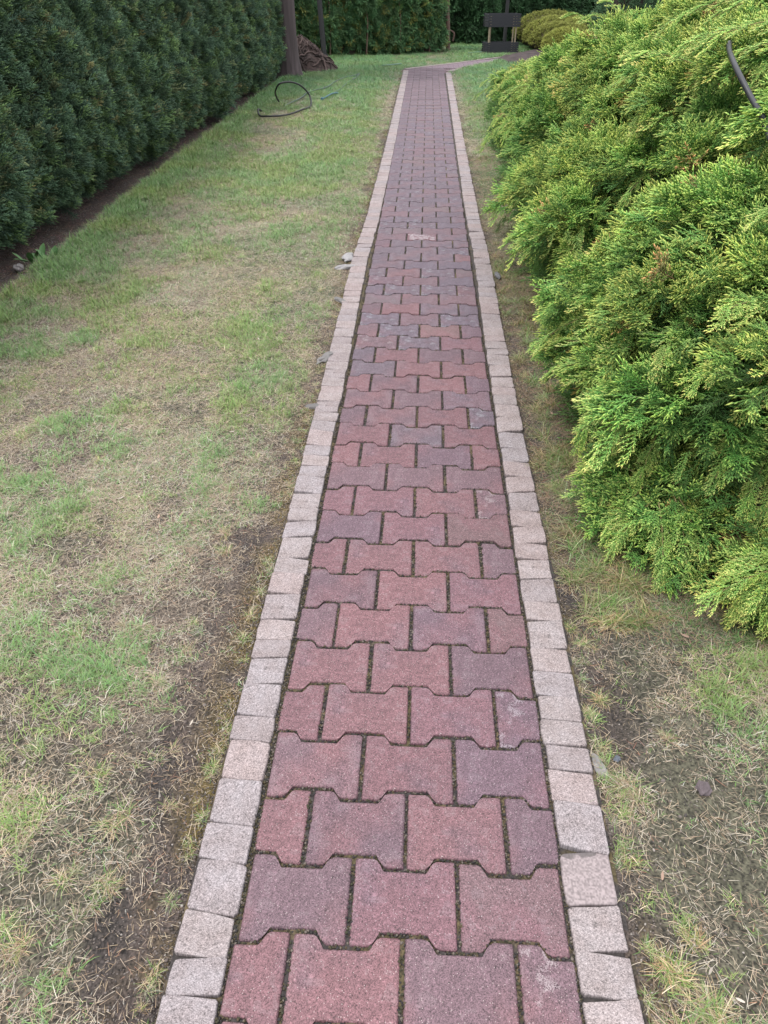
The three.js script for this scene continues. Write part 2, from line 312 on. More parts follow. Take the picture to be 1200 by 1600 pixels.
// moss and grit crumbs in the joints
{
  R = rng(555);
  const crumb = new THREE.IcosahedronGeometry(1, 0); const list = []; const cols = [[0.028, 0.025, 0.025], [0.04, 0.034, 0.02], [0.07, 0.053, 0.03], [0.036, 0.036, 0.02], [0.12, 0.1, 0.085], [0.024, 0.021, 0.022]];
  const put = (x, f) => { const s = rr(0.0014, 0.0034); list.push({ m: new THREE.Matrix4().compose(V(x, -0.0052 + rr(-0.003, 0.003), -f), new THREE.Quaternion().setFromEuler(new THREE.Euler(R() * 6, R() * 6, R() * 6)), V(s, s * rr(0.5, 0.9), s * rr(0.7, 1.4))), c: C(...cols[Math.floor(R() * cols.length)]) }); };
  for (let row = 4; row < 44; row++) {
    const fb = F0 + row * PITCH, full = row % 2 === 1, n = row < 16 ? 95 : row < 28 ? 50 : 20;
    for (const x of full ? [-0.5, 0.5] : [-1, 0, 1]) for (let k = 0; k < n; k++) put(x * CELL + rr(-0.0062, 0.0062), fb + PITCH * R() + rr(-0.01, 0.01));
    for (const s of [-1, 1]) for (let k = 0; k < n * 2; k++) put(s * rr(0.307, s < 0 ? 0.318 : 0.314), fb + PITCH * R());
    for (let k = 0; k < n * 3; k++) { const x = rr(-0.31, 0.31), ph = ((x / CELL + (full ? 0.5 : 0)) % 1 + 1) % 1 - 0.5, sgn = Math.abs(ph) * CELL; put(x, fb + (full ? 1 : 1) * (-(AMP) + 2 * AMP * (1 - sm(0.0425, 0.0645, sgn))) * 1 + rr(-0.003, 0.003)); }
  }
  inst('joint_moss', crumb, mat({ roughness: 1 }), list, path);
}
// kerb stones: tumbled granite-grey setts, their joints read off the photograph for the first two metres
{
  R = rng(991);
  const tex = colorTex(1024, (u, v) => {
    const g1 = vn(u * 340, v * 340, 401, 340), g2 = vn(u * 170, v * 170, 402, 170), g3 = fbm(u * 16, v * 16, 403, 3, 16);
    let f = 0.32 + 0.95 * g1 + 0.3 * (g2 - 0.5) + 0.42 * g3; if (g2 < 0.14) f *= 0.65; if (g1 > 0.9) f *= 1.2;
    const c = mix3([0.238, 0.196, 0.194], [0.218, 0.194, 0.2], g3); return [c[0] * f, c[1] * f, c[2] * f];
  });
  const spot = colorTex(512, (u, v) => {
    const f = 0.6 + 0.7 * vn(u * 170, v * 170, 411), w = sm(0.45, 0.5, fbm(u * 9, v * 9, 412, 4) * sm(0.14, 0.03, Math.hypot(u - 0.6, v - 0.42)) * 1.5), d = sm(0.5, 0.56, fbm(u * 14, v * 14, 413, 3) * sm(0.25, 0.1, Math.hypot(u - 0.45, v - 0.5)) * 1.3);
    return mix3(mix3([0.235 * f, 0.196 * f, 0.2 * f], [0.08, 0.07, 0.07], d * 0.8), [0.6, 0.6, 0.6], w);
  });
  const mats = [[1, 1, 1], [1.08, 1.06, 1.05], [0.93, 0.92, 0.93], [1.05, 1.0, 0.99], [0.97, 0.99, 1.02]].map((c) => mat({ map: tex, color: C(...c), bumpMap: grainBump, bumpScale: 0.0018, roughness: 0.9 }));
  const spotMat = mat({ map: spot, roughness: 0.9 });
  const variants = [];
  for (let k = 0; k < 10; k++) {                              // unit stone: 0.098 across, 0.1 long
    const q = rng(600 + k), hw = 0.049, hl = 0.05, rc = 0.0045 + 0.005 * q(), o = [];
    const skew = (q() - 0.5) * 0.016, skew2 = skew + (q() - 0.5) * 0.006;
    const corner = (x, y, a0) => { for (let s = 0; s <= 2; s++) { const a = a0 + s / 2 * Math.PI / 2; o.push([x + Math.cos(a) * rc, y + Math.sin(a) * rc]); } };
    corner(hw - rc, -hl + rc + skew, -Math.PI / 2); o.push([hw + (q() - 0.5) * 0.004, 0]); corner(hw - rc, hl - rc + skew2, 0); o.push([0.012, hl + (q() - 0.5) * 0.004]); corner(-hw + rc, hl - rc - skew2, Math.PI / 2); o.push([-hw + (q() - 0.5) * 0.004, 0]); corner(-hw + rc, -hl + rc - skew, Math.PI); o.push([-0.01, -hl + (q() - 0.5) * 0.004]);
    variants.push(slabGeo(o.map(([x, y]) => [x + (q() - 0.5) * 0.002, y + (q() - 0.5) * 0.002]), 0.0028 + 0.0025 * q(), 0.1, 1 / 0.5, [q(), q()]));
  }
  const LJ = [0.489, 0.531, 0.595, 0.672, 0.775, 0.854, 0.96, 1.064, 1.135, 1.234, 1.321, 1.387, 1.465, 1.57, 1.66, 1.729, 1.834, 1.919, 1.99, 2.081, 2.181, 2.257, 2.328, 2.402];
  const RJ = [0.488, 0.561, 0.637, 0.722, 0.832, 0.939, 1.019, 1.086, 1.155, 1.23, 1.309, 1.389, 1.497, 1.569, 1.671, 1.76, 1.835, 1.925, 2.013, 2.122, 2.219, 2.317, 2.417];
  for (const [side, J] of [[-1, LJ], [1, RJ]]) {
    const kerb = structure('kerb', side < 0 ? 'row of pale tumbled kerb stones between the pavers and the wide lawn' : 'row of pale tumbled kerb stones between the pavers and the golden juniper');
    const js = J.slice(1); let f = J[1]; while (f > -0.5) { f -= rr(0.07, 0.12); js.unshift(f); }
    f = J[J.length - 1]; const end = side < 0 ? 16.1 : 15.75; while (f < end) { f += [0.075, 0.09, 0.1, 0.115][Math.floor(R() * 4)] * rr(0.93, 1.07); js.push(f); }
    for (let i = 0; i + 1 < js.length; i++) {
      const len = js[i + 1] - js[i], mid = (js[i] + js[i + 1]) / 2;
      const m = (side > 0 && Math.abs(mid - 0.777) < 0.03) ? spotMat : mats[Math.floor(R() * mats.length)];
      const o = part(numbered('kerb_stone'), variants[Math.floor(R() * variants.length)], m, kerb);
      const off = side < 0 ? table([0, 3, 4.7, 5.6, 9, 16], [0, -0.006, -0.02, 0.0, 0.012, 0.01])(mid) : table([0, 3, 4.8, 5.6, 9, 16], [0, 0.006, 0.02, 0.01, 0.012, 0.02])(mid);
      o.position.set(side * (side < 0 ? 0.3645 : 0.3615) * widen(mid) + off + rr(-0.002, 0.002), 0.003 + rr(-0.002, 0.003), -mid);
      o.rotation.set(rr(-0.02, 0.02), rr(-0.015, 0.015) + (R() < 0.4 ? Math.PI : 0), rr(-0.02, 0.02) - side * 0.015);
      o.scale.set(rr(0.97, 1.03), 1, (len - 0.0016) / 0.1);
    }
  }
}
// the branch of the path that bends away to the right at the far end
{
  const sp = structure('side_path', 'far end of the path, bending right towards the clipped shrubs');
  const P = [], UV = [], I = [], n = 40;
  for (let i = 0; i <= n; i++) { const x = -0.42 + 2.8 * i / n; for (let k = 0; k <= 4; k++) { const lo = Math.max(sideLower(x), 15.6), hi = Math.max(sideUpper(x), lo + 0.3), f = lerp(lo, hi, k / 4); P.push(x, -0.006, -f); UV.push(x / 0.6, f / 0.6); } }
  for (let i = 0; i < n; i++) for (let k = 0; k < 4; k++) { const a = i * 5 + k; I.push(a, a + 5, a + 1, a + 1, a + 5, a + 6); }
  const g = new THREE.BufferGeometry(); g.setAttribute('position', new THREE.Float32BufferAttribute(P, 3)); g.setAttribute('uv', new THREE.Float32BufferAttribute(UV, 2)); g.setIndex(I); g.computeVertexNormals();
  part('joint_bedding', g, mat({ map: paverTex[5], color: C(0.9, 0.95, 0.95), roughness: 1 }), sp);
  R = rng(4242); const list = [], edge = [];
  for (let f = 15.9; f < 21; f += PITCH) for (let x = -0.4; x < 2.4; x += CELL) { const xx = x + (Math.round(f / PITCH) % 2 ? CELL / 2 : 0); if (f > sideLower(xx) + 0.08 && f < sideUpper(xx) - 0.08 && f > 16.55) { const g2 = fullGeo[Math.floor(R() * 8)].clone(); g2.translate(xx, 0.001, -f); list.push(g2); } }
  for (let i = 0; i < 46; i++) { const x = -0.36 + 2.6 * i / 46; for (const fn of [sideUpper, sideLower]) { if (fn === sideLower && x < 0.42) continue; const b = new THREE.BoxGeometry(0.095, 0.07, 0.11); b.rotateY(-0.95); b.translate(x, -0.026, -fn(x)); edge.push(b); } }
  part('pavers', mergeGeometries(list), mat({ map: paverTex[2], color: C(1.1, 1.35, 1.4), roughness: 0.74 }), sp, true);
  part('kerb_stones', mergeGeometries(edge), mat({ color: C(0.235, 0.2, 0.2), roughness: 0.9 }), sp, true);
}

// ------------------------------------------------------------------ golden spreading juniper on the right
const foliageMat = mat({ vertexColors: true, roughness: 0.75, side: THREE.DoubleSide });
const jun = { inner: [0.072, 0.185, 0.04], outer: [0.145, 0.325, 0.06], tip: [0.5, 0.61, 0.14] };
const junSprays = [1, 2, 3, 4, 5].map((k) => makeSpray(k * 31, { L: 0.1 - 0.007 * k, W: 0.05, n: 15, flat: k % 2 === 1, ...jun, droop: 0.04 * k, r: 0.0021, ang: 52, sub: 0.0082 }));
const junTips = [1, 2, 3].map((k) => makeSpray(k * 57, { L: 0.15, W: 0.042, n: 16, sub: 0.0088, flat: true, inner: [0.13, 0.3, 0.07], outer: [0.27, 0.47, 0.1], tip: [0.88, 0.8, 0.28], droop: 0.25, r: 0.0021, ang: 40 }));
const junDark = [1, 2].map((k) => makeSpray(k * 77, { L: 0.13, W: 0.06, n: 16, sub: 0.0095, flat: false, inner: [0.06, 0.15, 0.038], outer: [0.092, 0.225, 0.052], tip: [0.16, 0.32, 0.07], droop: 0.1 }));  // inner shoots: no yellow tips, and greens darkened to stand for inner shade
const jXl = table([1.35, 1.5, 1.7, 2.0, 2.5, 3, 5, 7, 9, 11, 12.4, 13.0], [1.25, 0.92, 0.74, 0.65, 0.64, 0.66, 0.69, 0.7, 0.79, 0.9, 1.05, 1.5]);
const jRise = table([1.3, 1.6, 2.0, 3, 4.5, 6, 7.5, 9, 10.5, 12, 13.1], [0.25, 0.55, 0.85, 1.15, 1.26, 1.03, 0.66, 0.43, 0.31, 0.2, 0.0]);
const jWid = table([1.3, 2, 3, 4.5, 6, 8, 10, 13], [0.8, 1.05, 1.2, 1.35, 1.35, 1.0, 0.75, 0.6]);
function junH(x, f) {
  const s = clamp((x - jXl(f)) / jWid(f)); let h = 0.1 + jRise(f) * Math.pow(1 - (1 - s) * (1 - s), 0.85);
  if (x > 3.2) h *= 1 - 0.6 * sm(3.2, 4.4, x);
  const amp = (0.1 + 0.1 * s) * (1 - 0.45 * sm(6, 9, f));
  h += amp * 2 * (fbm(x * 2.3 + 0.7 * f, f * 2.3 - 0.4 * x, 701, 2) - 0.5) + 0.12 * (vn(x * 6, f * 6, 703) - 0.5) * (0.3 + s);
  const st = 0.3, q = h / st + 1.4 * (fbm(x * 1.9, f * 1.9, 707, 2) - 0.5), k = Math.floor(q), r = q - k;   // branches lie in shelves
  h += st * 0.85 * (k + sm(0.55, 1, r) - q + 0.5) * sm(0.15, 0.4, h);
  return h;
}
function junN(x, f) { const e = 0.05; return V(-(junH(x + e, f) - junH(x - e, f)) / (2 * e), 1, (junH(x, f + e) - junH(x, f - e)) / (2 * e)).normalize(); }
const juniper = thing('spreading_juniper', 'large golden green spreading juniper overhanging the right side of the path', 'juniper', [2.2, 0, -5]);
{
  R = rng(31337);
  const O = V(2.2, 0, -5), A = buckets(junSprays.length), T = buckets(junTips.length), D = buckets(junDark.length), wood = [];
  const L = (p) => p.clone().sub(O);
  const tone = (k) => { const b = rr(0.78, 1.15) * k; return C(b * rr(0.92, 1.1), b, b * rr(0.85, 1.1)); };
  // the cover: sprays growing outwards, towards the path and down the slope
  let tries = 0, n = 0;
  while (n < 7500 && tries++ < 400000) {
    const near = R() < 0.62, f = near ? rr(1.35, 5) : rr(4.6, 13), x = jXl(f) - 0.02 + Math.pow(R(), 1.1) * Math.min(3.6 - jXl(f), f < 3 ? 1.5 : 2.6);
    const nn = junN(x, f); if (R() > 0.3 / Math.max(0.3, nn.y)) continue;
    if (f < 2.35 && junH(x, f) < 0.42 && R() < 0.75) continue;
    const p = V(x, junH(x, f), -f), dir = V(-0.8, 0, 0.35).add(rv()); dir.addScaledVector(nn, -dir.dot(nn)).normalize();
    const d = dir.addScaledVector(nn, rr(0.2, 1.2)).add(V(0, rr(0, 0.35), 0)).normalize();
    p.addScaledVector(nn, -0.08 - 0.1 * R()); if (p.y < 0.03) p.y = 0.03 + 0.05 * R();
    const s = rr(0.7, 1.4) * (f > 4.6 ? 1.25 + 0.05 * (f - 4.6) : 1), up = nn.clone().addScaledVector(rv(), 0.6);
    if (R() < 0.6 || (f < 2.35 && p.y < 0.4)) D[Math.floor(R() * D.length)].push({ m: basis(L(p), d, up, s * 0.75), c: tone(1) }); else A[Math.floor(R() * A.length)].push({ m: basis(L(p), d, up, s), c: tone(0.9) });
    n++;
  }
  const own = [[0.95, 1.1, 2.95, 1.05, 0.17, 0.13], [1.1, 1.13, 2.9, 1, 0.18, 0.14], [1.25, 1.13, 2.95, 1, 0.18, 0.14], [1.15, 1.05, 2.7, 0.95, 0.18, 0.14], [0.55, 0.33, 2.34, 1, 0.16, 0.12], [0.63, 0.35, 2.26, 1, 0.18, 0.14], [0.71, 0.35, 2.17, 1, 0.18, 0.14], [0.80, 0.36, 2.07, 1, 0.18, 0.14], [0.87, 0.36, 1.95, 1, 0.18, 0.14], [0.94, 0.33, 1.83, 1, 0.17, 0.14], [0.54, 0.32, 2.63, 1, 0.15, 0.12], [0.61, 0.14, 1.95, 0.92, 0.15, 0.13], [0.67, 0.14, 1.83, 0.92, 0.17, 0.13], [0.74, 0.1, 1.79, 0.92, 0.14, 0.11], [0.56, 0.09, 1.88, 0.92, 0.13, 0.11], [0.52, 0.12, 1.95, 0.92, 0.12, 0.1], [0.65, 0.07, 1.78, 0.92, 0.14, 0.11], [0.63, 0.19, 2.04, 0.92, 0.16, 0.14], [0.73, 0.2, 1.95, 0.92, 0.16, 0.14], [0.86, 0.1, 1.58, 1, 0.12, 0.09], [0.90, 0.11, 1.52, 1, 0.12, 0.1], [0.95, 0.14, 1.55, 1, 0.14, 0.12], [0.93, 0.09, 1.49, 0.95, 0.11, 0.09], [0.97, 0.14, 1.48, 1, 0.15, 0.12]];   // the shelves at the near end: x, y, f, tone, half length, half width
  // boughs: flat pads of shoots that overlap like shingles, each throwing its shade on the one below
  let pads = 0; tries = 0;
  while (pads < 500 && tries++ < 20000) {
    const mine = own[pads], near = R() < 0.58; let f = near ? rr(1.45, 4.8) : rr(4.6, 12.8), x = jXl(f) + 0.1 + 0.14 * sm(5, 9, f) + Math.pow(R(), 1.15) * Math.min(3.4 - jXl(f), f < 3 ? 1.35 : 2.4);
    if (mine) { x = mine[0]; f = mine[2]; }
    const nn = mine ? V(-0.5, 1, 0.35).normalize() : junN(x, f); if (!mine && R() > 0.34 / Math.max(0.34, nn.y)) continue;
    if (!mine && ((f < 2.35 && junH(x, f) < 0.42) || (f < 1.95 && junH(x, f) < 0.62))) continue;
    if (!mine && vn(x * 3.6 + 0.8 * f, f * 3.1, 719) < 0.38) continue;
    const big = f > 4.6 ? 1.25 + 0.04 * (f - 4.6) : 1, c = mine ? V(x + 0.13, mine[1] * 1.12, -f - 0.04) : V(x, junH(x, f), -f).addScaledVector(nn, f > 6.5 ? rr(-0.08, 0.06) : rr(-0.05, 0.19) * big);
    const d = V(-0.85, 0, 0.42).add(V(rr(-0.5, 0.5), 0, rr(-0.6, 0.6))); d.addScaledVector(nn, -d.dot(nn)).normalize(); d.y *= 0.2; d.normalize();
    const up = nn.clone().multiplyScalar(0.5).add(V(0, 1, 0)); up.addScaledVector(d, -up.dot(d)).normalize(); const lat = d.clone().cross(up);
    const Lp = mine ? mine[4] * 0.85 : rr(0.12, 0.26) * big, Wp = mine ? mine[5] : rr(0.08, 0.17) * big, m = Math.round(34 + 900 * Lp * Wp / big / big), hue = rr(0.85, 1.2), kt = mine ? mine[3] : 0.82 + 0.3 * R(), gold = R();
    for (let k = 0; k < m; k++) {
      const r = Math.sqrt(R()), a = R() * 6.283, u = r * Math.cos(a), v = r * Math.sin(a);
      const p = c.clone().addScaledVector(d, u * Lp).addScaledVector(lat, v * Wp).addScaledVector(up, 0.05 * (1 - r * r) - 0.035 * Math.max(0, u) - rr(0, 0.03)); if (p.y < 0.04) p.y = 0.04;
      const dd = d.clone().multiplyScalar(0.6 + 0.5 * u).addScaledVector(lat, v * 0.75).addScaledVector(up, 0.75 * (1 - r) + rr(-0.15, 0.4) - 0.25 * Math.max(0, u)).addScaledVector(rv(), 0.3);
      const s = rr(0.6, 1.25) * big, g = tone(kt); g.r *= hue;
      if (r > 0.55 && u > 0.1 && R() < 0.06 + 0.3 * gold * gold) T[Math.floor(R() * T.length)].push({ m: basis(L(p), dd, up.clone().addScaledVector(rv(), 0.4), s * rr(0.55, 0.85)), c: g });
      else A[Math.floor(R() * A.length)].push({ m: basis(L(p), dd, up.clone().addScaledVector(rv(), 0.6), s), c: R() < 0.01 ? C(1.5, 0.62, 1.1) : g });
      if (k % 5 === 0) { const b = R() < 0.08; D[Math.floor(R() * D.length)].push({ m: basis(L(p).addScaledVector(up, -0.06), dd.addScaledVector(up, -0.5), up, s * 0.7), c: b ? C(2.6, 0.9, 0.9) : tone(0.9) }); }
    }
    pads++;
  }
  // a layer of inner shoots darkened to suggest shade, and the hollow skirt near the ground
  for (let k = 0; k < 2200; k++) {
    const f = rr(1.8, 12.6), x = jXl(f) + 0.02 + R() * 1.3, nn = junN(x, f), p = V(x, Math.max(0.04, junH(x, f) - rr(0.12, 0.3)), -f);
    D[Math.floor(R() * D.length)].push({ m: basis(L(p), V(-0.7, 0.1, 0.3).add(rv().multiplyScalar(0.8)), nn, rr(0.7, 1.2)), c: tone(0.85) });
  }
  // long branches whose shoots stand clear of the mass: [base, tip] in x, y, f
  const plumes = [];
  const P = (b, t, n, w) => { const k = b[2] < 2.7 && b[1] < 0.7 ? 0.07 : 0; plumes.push([V(b[0] + k, b[1] + k * 0.5, -b[2]), V(t[0] + k, t[1] + k * 0.3, -t[2]), n, w]); };
  P([0.58, 0.36, 2.23], [0.46, 0.22, 2.09], 11, 0.8); P([0.55, 0.36, 2.43], [0.40, 0.3, 2.63], 11, 0.8); P([0.61, 0.35, 2.08], [0.54, 0.27, 2.02], 11, 0.8); P([0.55, 0.36, 2.28], [0.40, 0.29, 2.43], 11, 0.8); P([0.69, 0.17, 1.85], [0.71, 0.04, 1.64], 11, 0.8); P([0.70, 0.17, 1.82], [0.76, 0.05, 1.67], 11, 0.8); P([0.64, 0.16, 1.80], [0.64, 0.04, 1.64], 11, 0.8); P([0.62, 0.17, 1.88], [0.52, 0.07, 1.81], 11, 0.8); P([0.60, 0.17, 1.95], [0.48, 0.14, 2.05], 11, 0.8); P([0.61, 0.17, 1.92], [0.53, 0.12, 1.93], 11, 0.8); P([0.69, 0.19, 1.86], [0.89, 0.11, 1.88], 11, 0.8); P([0.69, 0.18, 1.84], [0.85, 0.09, 1.81], 11, 0.8); P([0.64, 0.16, 1.83], [0.53, 0.04, 1.76], 11, 0.8); P([0.94, 0.4, 2.00], [0.76, 0.29, 1.76], 11, 0.8); P([0.94, 0.37, 2.02], [0.79, 0.32, 1.94], 11, 0.8); P([0.88, 0.42, 2.13], [0.71, 0.35, 2.08], 11, 0.8); P([0.98, 0.36, 1.92], [0.83, 0.26, 1.69], 11, 0.8); P([0.97, 0.32, 1.81], [0.88, 0.24, 1.67], 11, 0.8); P([0.92, 0.16, 1.53], [0.72, 0.09, 1.49], 11, 0.8); P([0.92, 0.14, 1.52], [0.81, 0.09, 1.50], 11, 0.8); P([0.93, 0.14, 1.50], [0.87, 0.07, 1.45], 11, 0.8); P([0.93, 0.18, 1.53], [0.80, 0.14, 1.57], 11, 0.8); P([0.90, 0.12, 1.49], [0.80, 0.05, 1.49], 11, 0.8); P([0.96, 0.52, 2.50], [0.66, 0.48, 2.42], 11, 0.8); P([0.94, 0.52, 2.48], [0.62, 0.45, 2.34], 11, 0.8); P([0.92, 0.53, 2.49], [0.74, 0.52, 2.60], 11, 0.8); P([0.94, 0.5, 2.51], [0.73, 0.45, 2.37], 11, 0.8); P([1.02, 0.5, 2.45], [0.81, 0.45, 2.43], 11, 0.8); P([1.11, 0.47, 2.31], [0.89, 0.41, 2.31], 11, 0.8); P([1.19, 0.61, 2.59], [0.97, 0.56, 2.47], 11, 0.8); P([1.26, 0.65, 2.83], [1.07, 0.59, 2.71], 11, 0.8); 
  P([1.65, 1.3, 2.9], [0.98, 1.17, 3.1], 13, 1.3); P([1.6, 1.33, 3.0], [1.02, 1.25, 3.3], 12, 1.2); P([1.7, 1.36, 2.8], [1.05, 1.2, 2.75], 12, 1.2); P([1.75, 1.4, 3.0], [1.1, 1.31, 3.5], 12, 1.2); P([1.7, 1.36, 3.4], [1.0, 1.27, 3.8], 12, 1.2);
  P([1.5, 1.15, 2.7], [1.05, 0.98, 2.6], 9, 1); P([1.55, 1.1, 2.6], [1.08, 0.9, 2.45], 9, 1); P([1.65, 1.12, 2.6], [1.2, 0.95, 2.4], 9, 1); P([1.4, 0.95, 2.4], [1.15, 0.8, 2.2], 6, 0.9);
  P([1.9, 1.45, 3.6], [1.35, 1.42, 4.3], 10, 1.2); P([1.6, 1.3, 2.4], [1.2, 1.28, 2.2], 9, 1);
  P([1.4, 1.3, 2.75], [0.9, 1.275, 2.85], 13, 1.0); P([1.35, 1.28, 2.9], [0.86, 1.25, 3.0], 12, 1.0); P([1.3, 1.25, 2.7], [0.95, 1.24, 2.75], 10, 0.9);
  const hand = plumes.length;
  for (let k = 0; k < 230; k++) {
    const f = 1.9 + Math.pow(R(), 1.7) * 10, x = jXl(f) + 0.16 + R() * 1.4, nn = junN(x, f), b = V(x, junH(x, f) - 0.04, -f);
    const d = V(-1, 0, 0.45).add(rv().multiplyScalar(0.45)); d.addScaledVector(nn, -d.dot(nn)).normalize(); const len = rr(0.2, 0.46) * (f > 5 ? 1.25 : 1);
    const t = b.clone().addScaledVector(d, len).addScaledVector(nn, rr(0.06, 0.17)); t.y = Math.max(t.y, 0.08); plumes.push([b.addScaledVector(nn, 0.05), t, Math.round(len * 26 / (f > 5 ? 1.4 : 1)), rr(0.6, 0.95) * (f > 5 ? 1.3 : 1)]);
  }
  const G = new Geo();
  plumes.forEach(([b, t, cnt, w], pi) => {
    const len = b.distanceTo(t), mid = b.clone().lerp(t, 0.55).add(V(0, len * 0.2, 0)), curve = new THREE.QuadraticBezierCurve3(b, mid, t);
    stem(G, curve.getPoints(5).map(L), 0.0026 * w, 0.0013, [0.2, 0.17, 0.07], 5);
    const side0 = V(0, 1, 0).cross(t.clone().sub(b)).normalize();
    for (let k = 0; k < cnt; k++) {
      const u = 0.12 + 0.88 * (k + R() * 0.5) / cnt, p = curve.getPoint(u), tan = curve.getTangent(u), sg = k % 2 ? 1 : -1;
      const d = tan.clone().addScaledVector(side0, sg * rr(0.35, 0.9) * (1 - 0.6 * u)).add(V(0, rr(-0.15, 0.15), 0));
      const s = rr(0.6, 0.95) * w * (1 - 0.3 * u), use = u > (pi < hand ? 0.25 : 0.5) || R() < 0.25 ? T : A;
      use[Math.floor(R() * use.length)].push({ m: basis(L(p), d, V(0, 1, 0).add(rv().multiplyScalar(0.35)), s), c: tone(1.05) });
    }
    T[pi % T.length].push({ m: basis(L(curve.getPoint(0.86)), curve.getTangent(1), V(0, 1, 0), 0.75 * w), c: tone(1.1) });
  });
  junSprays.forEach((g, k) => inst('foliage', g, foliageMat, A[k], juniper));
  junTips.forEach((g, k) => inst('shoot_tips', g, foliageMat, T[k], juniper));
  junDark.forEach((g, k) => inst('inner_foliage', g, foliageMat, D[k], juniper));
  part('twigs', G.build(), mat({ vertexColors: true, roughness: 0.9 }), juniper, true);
  // thick inner limbs that rise from the ground and arch outwards
  for (let k = 0; k < 14; k++) {
    const f = 1.9 + k * 0.78, x = jXl(f) + jWid(f) * 0.75, b = V(x + 0.5, 0, -f - 0.1), e = V(jXl(f) + 0.3, junH(jXl(f) + 0.3, f) - 0.16, -f + 0.2), m = V(x - 0.05, junH(x, f) * 0.8, -f);
    part('branch', new THREE.TubeGeometry(new THREE.QuadraticBezierCurve3(L(b), L(m), L(e)), 10, 0.016, 6), mat({ color: C(0.13, 0.08, 0.055), roughness: 1 }), juniper);
  }
  part('branch', new THREE.TubeGeometry(new THREE.CatmullRomCurve3([V(2.2, 1.2, -3.3), V(1.75, 1.36, -3.05), V(1.5, 1.335, -2.95), V(1.3, 1.29, -2.95)].map(L)), 14, 0.011, 6), mat({ color: C(0.3, 0.19, 0.13), roughness: 1 }), juniper);
  // dead wood core: closes the inside of the bush
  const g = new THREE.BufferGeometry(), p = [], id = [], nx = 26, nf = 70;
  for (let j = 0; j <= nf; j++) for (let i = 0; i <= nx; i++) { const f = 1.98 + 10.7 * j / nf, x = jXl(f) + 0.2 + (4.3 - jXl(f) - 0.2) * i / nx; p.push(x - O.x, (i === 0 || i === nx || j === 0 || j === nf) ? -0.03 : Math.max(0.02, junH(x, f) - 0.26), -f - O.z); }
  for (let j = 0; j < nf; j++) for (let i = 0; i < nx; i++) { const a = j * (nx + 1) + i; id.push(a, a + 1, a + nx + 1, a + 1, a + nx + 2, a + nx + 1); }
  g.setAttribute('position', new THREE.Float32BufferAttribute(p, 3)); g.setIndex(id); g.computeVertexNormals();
  part('inner_thatch', g, mat({ color: C(0.075, 0.055, 0.04), roughness: 1 }), juniper, true);
}

